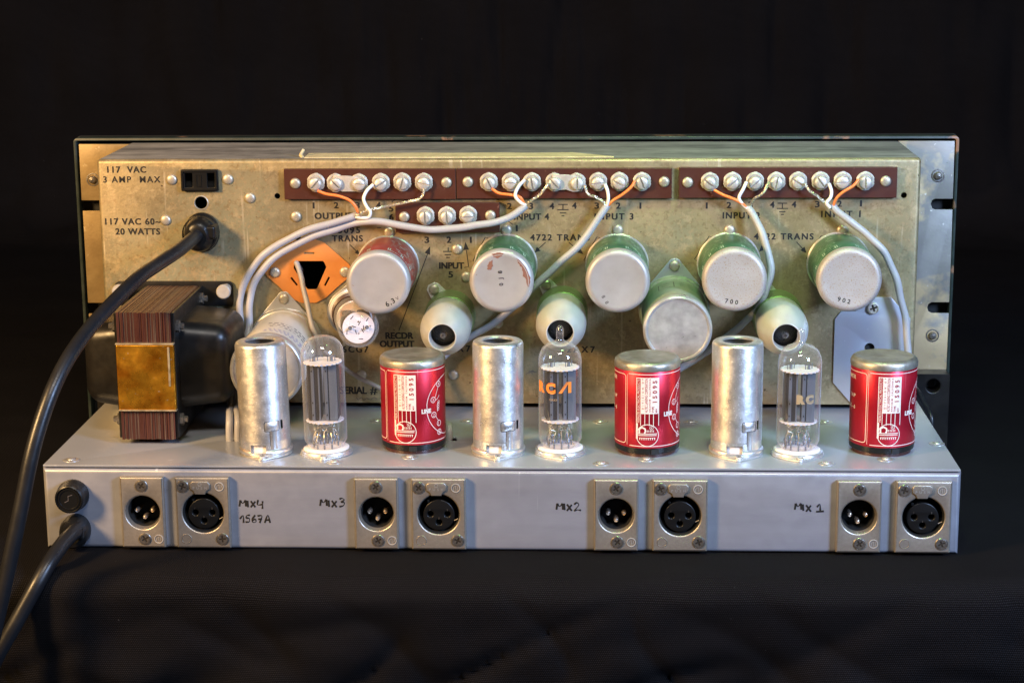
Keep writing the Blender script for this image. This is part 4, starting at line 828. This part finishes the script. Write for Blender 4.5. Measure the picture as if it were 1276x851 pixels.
ob('sleeve_print', top_print(g, 18.3), 'ink_faded', s, fin=False); ob('sleeve_print', top_print(g2, 18.3), 'blue_ink', s, fin=False)

# ------------------------------------------------------------------ power transformer
D = 73
a, b = F(144, 388.5, D), F(211.5, 389.5, D); zb = F(216, 548, D).z; zt = b.z; x0, x1 = a.x, b.x; xc = (x0 + x1) / 2; H = zt - zb
tf = thing('power_transformer', 'black open-frame power transformer with copper-coloured band at the far left', 'transformer', (xc, 0, zb))
g = G(); random.seed(4); n = 40; w = (x1 - x0) / n
for k in range(n):
    d = random.uniform(0, .55); e = random.uniform(0, .35); g.box(-(x1 - x0) / 2 + k * w, -(x1 - x0) / 2 + (k + .80) * w, -D + d, -5 + d, 0 + e, H - e, 0 if random.random() < .62 else 1)
g.box(-(x1 - x0) / 2 + .3, (x1 - x0) / 2 - .3, -D + 1.0, -5, .7, H - .7, 0)
st = ob('lamination_stack', g, ['lam', 'lam_light'], tf); st['kind'] = 'stuff'
ct = F(217, 430, D + 2).z - zb; cb = F(219, 511, D + 2).z - zb
cbm = ob('copper_band', G().box(-(x1 - x0) / 2 - .5, (x1 - x0) / 2 + 1.4, -D - 2.2, -D + 1, cb, ct), 'copper', tf, bevel=.7)
for q0, q1 in ((ct - .1, ct + .7), (cb - .7, cb + .1)): ob('band_edge', G().box(-(x1 - x0) / 2 - .7, (x1 - x0) / 2 + 1.5, -D - 2.0, -D + 1, q0, q1), 'edge_tin', cbm, bevel=.2)
ob('solder_streak', G().box((x1 - x0) / 2 - 1.6, (x1 - x0) / 2 - .6, -D - 2.5, -D - 2.1, cb + 12, ct - 1), 'edge_tin', cbm, bevel=.1)
def bellcap(sx):
    """pressed steel end bell: flat frame plate and rounded box pressed out of it"""
    xs = sx * (x1 - x0) / 2
    fr = ob('end_bell', G().box(min(xs, xs + sx * 1.6), max(xs, xs + sx * 1.6), -D + 1.5, -2, .6, H - .5), 'black_paint', tf, bevel=.4)
    y0, y1, z0, z1, dx = -D + 9.5, -11, 12.5, H - 7.5, (26.0 if sx > 0 else 21.0)
    bm = bmesh.new(); bmesh.ops.create_cube(bm, size=1)
    for v in bm.verts:
        outer = v.co.x > 0; k = .0 if not outer else 1
        v.co = Vector((xs + sx * (1 if not outer else dx), (y0 + y1) / 2 + v.co.y * (y1 - y0 - k * 5), (z0 + z1) / 2 + v.co.z * (z1 - z0 - k * 5))) * S
    ed = [e for e in bm.edges if not all(abs(v.co.x - (xs + sx) * S) < 1e-6 for v in e.verts)]
    bmesh.ops.recalc_face_normals(bm, faces=bm.faces)
    bmesh.ops.bevel(bm, geom=ed, offset=.0075, segments=7, affect='EDGES', profile=.5); me = bpy.data.meshes.new('bell'); bm.to_mesh(me); bm.free()
    ob('bell_cover', me, 'black_paint', fr, sharp=60)
    for (y, z) in ((-D + 6, H - 8), (-D + 6, 9), (-9, H - 6)):
        ob('bolt', G().lathe([(3.0, 0), (3.0, 1.6), (2.2, 1.7), (1.6, 1.8), (1.6, 3.6), (.001, 3.8)], 6 if True else 24), 'screw', tf, (xs + sx * 1.6, y, z), (0, 90 * sx, 0))
bellcap(1); bellcap(-1)
ty0, ty1 = F(249, 380).z - zb, F(249, 350).z - zb; txr = F(291, 365).x - xc; txl = F(144, 350).x - xc
tab = ob('mounting_tab', plate(rrect(txr - txl, ty1 - ty0, 2.2, ((txr + txl) / 2, (ty0 + ty1) / 2)), [], 1.8, .2), 'black_paint', tf, (0, 0, 0), WALL)
p = F(277.5, 364.5, 12); ob('tab_bolt', G().lathe([(2.6, 1.5), (2.6, 9)], 20).lathe([(3.7, 9), (3.7, 10.6), (3.2, 11.2), (1.5, 11.3), (.001, 11.3)], 28), 'nickel', tab, (p.x - xc, p.z - zb, 0))
ob('tab_bolt', G().lathe([(2.6, 1.5), (2.6, 9)], 20).lathe([(3.7, 9), (3.7, 10.6), (3.2, 11.2), (1.5, 11.3), (.001, 11.3)], 28), 'nickel', tab, (txl + 4, p.z - zb, 0))

# ------------------------------------------------------------------ wiring
def cable(name, label, pts, r=1.85, mat='grey_sheath', cat='cable', group=None, extra=()):
    P = [Vector(p) if isinstance(p, Vector) else F(*p) for p in pts]; o0 = Vector(P[0])
    t = thing(name, label, cat, o0, group=group) if extra else None
    P2 = spline([Vector(p) for p in P], 4); P2 = [p + Vector([_nz.noise(p * .09 + Vector((k_ * 9, 0, 0))) * .55 for k_ in range(3)]) * min(1, i_ / 4) for i_, p in enumerate(P2)]
    g = G().tube([p - o0 for p in P2], r, 14, smooth=3, rf=lambda q: 1 + .03 * math.sin(q * 40))
    if not extra:
        o = ob(name, g, mat, None, o0); o['label'] = label; o['category'] = cat
        if group: o['group'] = group
        return o
    ob('sheath', g, mat, t)
    for nm, mt, rr, pp in extra:
        Q = [F(*p) - o0 for p in pp]
        if nm == 'braid_shield':
            g = G(); C = spline(Q, 14)
            for ph in (0, 2.1, 4.2):
                g.tube([c + Vector((math.cos(i * .55 + ph) * .42, 0, math.sin(i * .55 + ph) * .42)) for i, c in enumerate(C)], .36, 6, smooth=0)
        else: g = G().tube(Q, rr, 10, smooth=8)
        ob(nm, g, mt, t)
    return t
OR, WH, BRD = 'orange_wire', 'white_wire', 'braid'
grp = 'grey screened cables from the terminal strips'
PH = T(287, 548); PH2 = T(297, 548)
cable('screened_cable', 'grey cable ending at the OUTPUT terminals and sweeping down beside the power transformer',
      [(445.5, 268, 5), (428, 274, 6), (400, 282, 6), (370, 292, 6), (345, 306, 6), (322, 324, 6), (306, 348, 6), (299, 375, 6), (299, 410, 8), (293, 455, 20), (288, 500, 36), Vector((PH.x, PH.y, 10)), Vector((PH.x, PH.y, -6))], extra=[
      ('orange_conductor', OR, .75, [(396, 238, 6.5), (407, 242, 7), (422, 244.5, 8), (436, 250, 8), (444, 259, 7.5), (446.5, 268, 6)]),
      ('white_conductor', WH, .85, [(465, 230, 7), (457, 238, 8), (453, 248, 9), (457, 258, 9), (461.5, 264, 9), (459, 271, 8), (449, 271.5, 7), (442, 270, 6)]),
      ('braid_shield', BRD, .5, [(444, 266, 7), (447, 268, 9), (453, 264, 9), (464, 261, 9), (480, 257.5, 7), (500, 253.5, 7), (510, 251, 7), (520, 249, 7), (526, 244, 7), (529, 236, 6.5)])], group=grp)
cable('screened_cable', 'long grey cable from INPUT 4 terminals running left under the small terminal strip',
      [(655, 256, 6), (648, 263, 7), (633, 272, 8), (610, 278, 9), (580, 283, 9), (545, 286.5, 9), (515, 284, 9), (490, 279, 8), (465, 276, 7), (440, 279, 4.5), (410, 288, 4.5), (380, 299, 4.5), (352, 314, 5), (331, 332, 5), (317, 352, 5), (311, 378, 6), (310, 410, 8), (301, 455, 22), (296, 500, 38), Vector((PH2.x, PH2.y, 10)), Vector((PH2.x, PH2.y, -6))], extra=[
      ('orange_conductor', OR, .75, [(613, 235.5, 6.5), (622, 241, 7), (636, 243, 8), (648, 246, 8), (653, 254, 7)]),
      ('white_conductor', WH, .85, [(654, 224, 7.5), (646, 233, 8.5), (642, 244, 9), (648, 252, 8), (655, 256, 7)]),
      ('braid_shield', BRD, .5, [(655, 256, 7), (662, 250, 8), (671, 244, 8), (678, 236, 8), (683, 229, 7)])], group=grp)
PH3 = T(551, 547)
cable('screened_cable', 'grey cable from INPUT 3 terminals slanting down left between two green cans',
      [(757, 255, 6), (752, 263, 7), (745, 274, 8), (733, 292, 9), (718, 310, 9), (700, 326, 9), (683, 341, 8), (665, 358, 7), (645, 378, 6), (628, 393, 6), (605, 409, 6), (585, 421, 6), (566, 432, 5), (545, 452, 6), (533, 480, 14), (542, 508, 28), (556, 528, 38), Vector((T(559, 547).x, T(559, 547).y, 6)), Vector((T(559, 547).x, T(559, 547).y, -6))], extra=[
      ('orange_conductor', OR, .75, [(791, 226, 7), (786, 234, 8), (775, 243, 8.5), (764, 250, 8), (757, 257, 7)]),
      ('white_conductor', WH, .85, [(754, 230, 7.5), (757, 238, 8.5), (758, 248, 8.5), (756, 258, 7)]),
      ('braid_shield', BRD, .5, [(729, 232, 7), (733, 242, 8), (743, 246, 8.5), (752, 252, 8), (755, 258, 7)])], group=grp)
cable('screened_cable', 'grey cable from INPUT 2 terminals curving round the right side of the rust speckled can',
      [(932, 259, 6), (938, 267, 8), (945, 280, 10), (952, 298, 13), (958.5, 316, 15), (961, 335, 16), (958, 354, 16), (951, 373, 14), (940, 390, 10), (922, 407, 7), (900, 424, 5), (870, 446, 5), (845, 460, 5), (815, 480, 6), (800, 505, 8)], extra=[
      ('orange_conductor', OR, .75, [(890, 237, 6.5), (901, 243, 8), (914, 248, 8.5), (925, 254, 8), (931, 260, 7)]),
      ('white_conductor', WH, .85, [(930, 227, 7.5), (926, 236, 8.5), (921, 246, 9), (924, 253, 8), (931, 260, 7)]),
      ('braid_shield', BRD, .5, [(958, 227, 7.5), (953, 238, 8.5), (947, 244, 8.5), (940, 248, 8), (934, 258, 7)])], group=grp)
cable('screened_cable', 'grey cable from INPUT 1 terminals curving down across the right edge of the blue-grey plate',
      [(1037, 256, 6), (1043, 263, 7), (1057, 274.5, 8), (1079, 291, 9), (1099, 311, 10), (1113, 337, 10), (1121.5, 365, 9), (1127, 393, 8), (1130, 416, 8), (1131, 440, 8), (1131, 480, 10), (1130, 505, 14)], extra=[
      ('orange_conductor', OR, .75, [(1070, 224, 7.5), (1063, 232, 8.5), (1050, 240, 9), (1042, 248, 8.5), (1038, 258, 7)]),
      ('white_conductor', WH, .85, [(1033, 229, 7.5), (1036, 238, 8.5), (1035, 246, 9), (1030, 253, 9), (1034, 259, 8)]),
      ('braid_shield', BRD, .5, [(1003, 229, 7.5), (1009, 238, 8.5), (1018, 244, 8.5), (1026, 251, 8.5), (1035, 257, 7)])], group=grp)
cable('thin_lead', 'thin grey lead coming out of the triangular opening in the orange board', [(376, 338, -14), (369.5, 328.5, .8), (371, 331, 3), (375.5, 345, 6), (378.5, 362, 9), (384, 385, 13), (390, 408, 17), (397, 430, 18), (400, 470, 16), (401, 500, 12)], 1.35, 'thin_grey')
cable('thin_lead', 'thin grey lead above the lettering SERIAL, running behind the left red can', [(404, 438, 8), (418, 449, 10), (432, 460, 10), (441, 466, 10), (452, 473, 10), (464, 479, 10), (476, 485, 10), (488, 493, 10)], 1.15, 'thin_grey')
p = T(552, 547); cable('thin_lead', 'short grey lead dropping into the slot beside the left red can', [(528, 480, 14), (533, 505, 26), (545, 526, 38), Vector((p.x, p.y, 4)), Vector((p.x, p.y, -6))], 1.5, 'thin_grey')
# power cord and grip on the rear face
p = F(249.5, 291.5, 6)
pc_ = thing('mains_cable', 'thick black power cord curving from the rear face over the transformer to lower left', 'power cord', (p.x, 0, p.z), (0, 0, 0))
gr = ob('strain_relief', G().lathe([(9.6, 0), (9.6, 2.2), (8.6, 3.4), (8.4, 8.5), (7.2, 12.5), (5.2, 14.2), (3.2, 14.3), (3.2, 8)], 48, fn=lambda t: 1 - .07 * math.cos(2 * t)), 'black_plastic', pc_, (0, 0, 0), WALL)
ob('grip_ridge', G().lathe([(8.9, 4.2), (9.3, 5), (9.1, 8), (8.3, 8.8)], 36), 'black_plastic', gr); ob('grip_wedge', G().box(3.2, 9.2, -2, 5.2, 2, 13.2), 'black_plastic', gr, bevel=1.6)
pts = [(249, 291, 8), (241, 297, 18), (223, 312, 36), (196, 330, 56), (172, 347, 76), (140, 378, 100), (111, 410, 120), (86, 445, 138), (67, 482, 150), (51, 525, 158), (38, 572, 164), (27, 628, 168), (14, 690, 171), (3, 742, 173), (-8, 790, 174), (-20, 850, 174)]
ob('cord', G().tube([F(*q) - Vector((p.x, 0, p.z)) for q in pts], 3.45, 20, smooth=10), 'cord', pc_)
pts = [(99, 657, 6), (92, 663, 12), (80, 675, 20), (64, 697, 32), (48, 724, 40), (32, 753, 44), (16, 782, 47), (0, 810, 49), (-14, 838, 50), (-30, 870, 50)]
P = [B(*q) for q in pts]; o = ob('flex_cable', G().tube([q - P[0] for q in P], 3.6, 20, smooth=10), 'cord', None, P[0]); o['label'] = 'thick black cord leaving the low chassis below the round fuse holder'; o['category'] = 'power cord'
# dark lead behind the right end of the low chassis
P = [Vector((188, 68, 8)), at(1143, 487, 1, 42), at(1152, 503, 1, 34), at(1160, 518, 1, 26), at(1161, 524, 1, 24) + Vector((0, 0, -6))]
o = ob('rear_lead', G().tube([q - P[0] for q in P], 1.5, 10, smooth=6), 'cord', None, P[0]); o['label'] = 'dark lead hanging behind the right end of the low chassis'; o['category'] = 'cable'

scene.cycles.max_bounces = 8; scene.cycles.transparent_max_bounces = 16
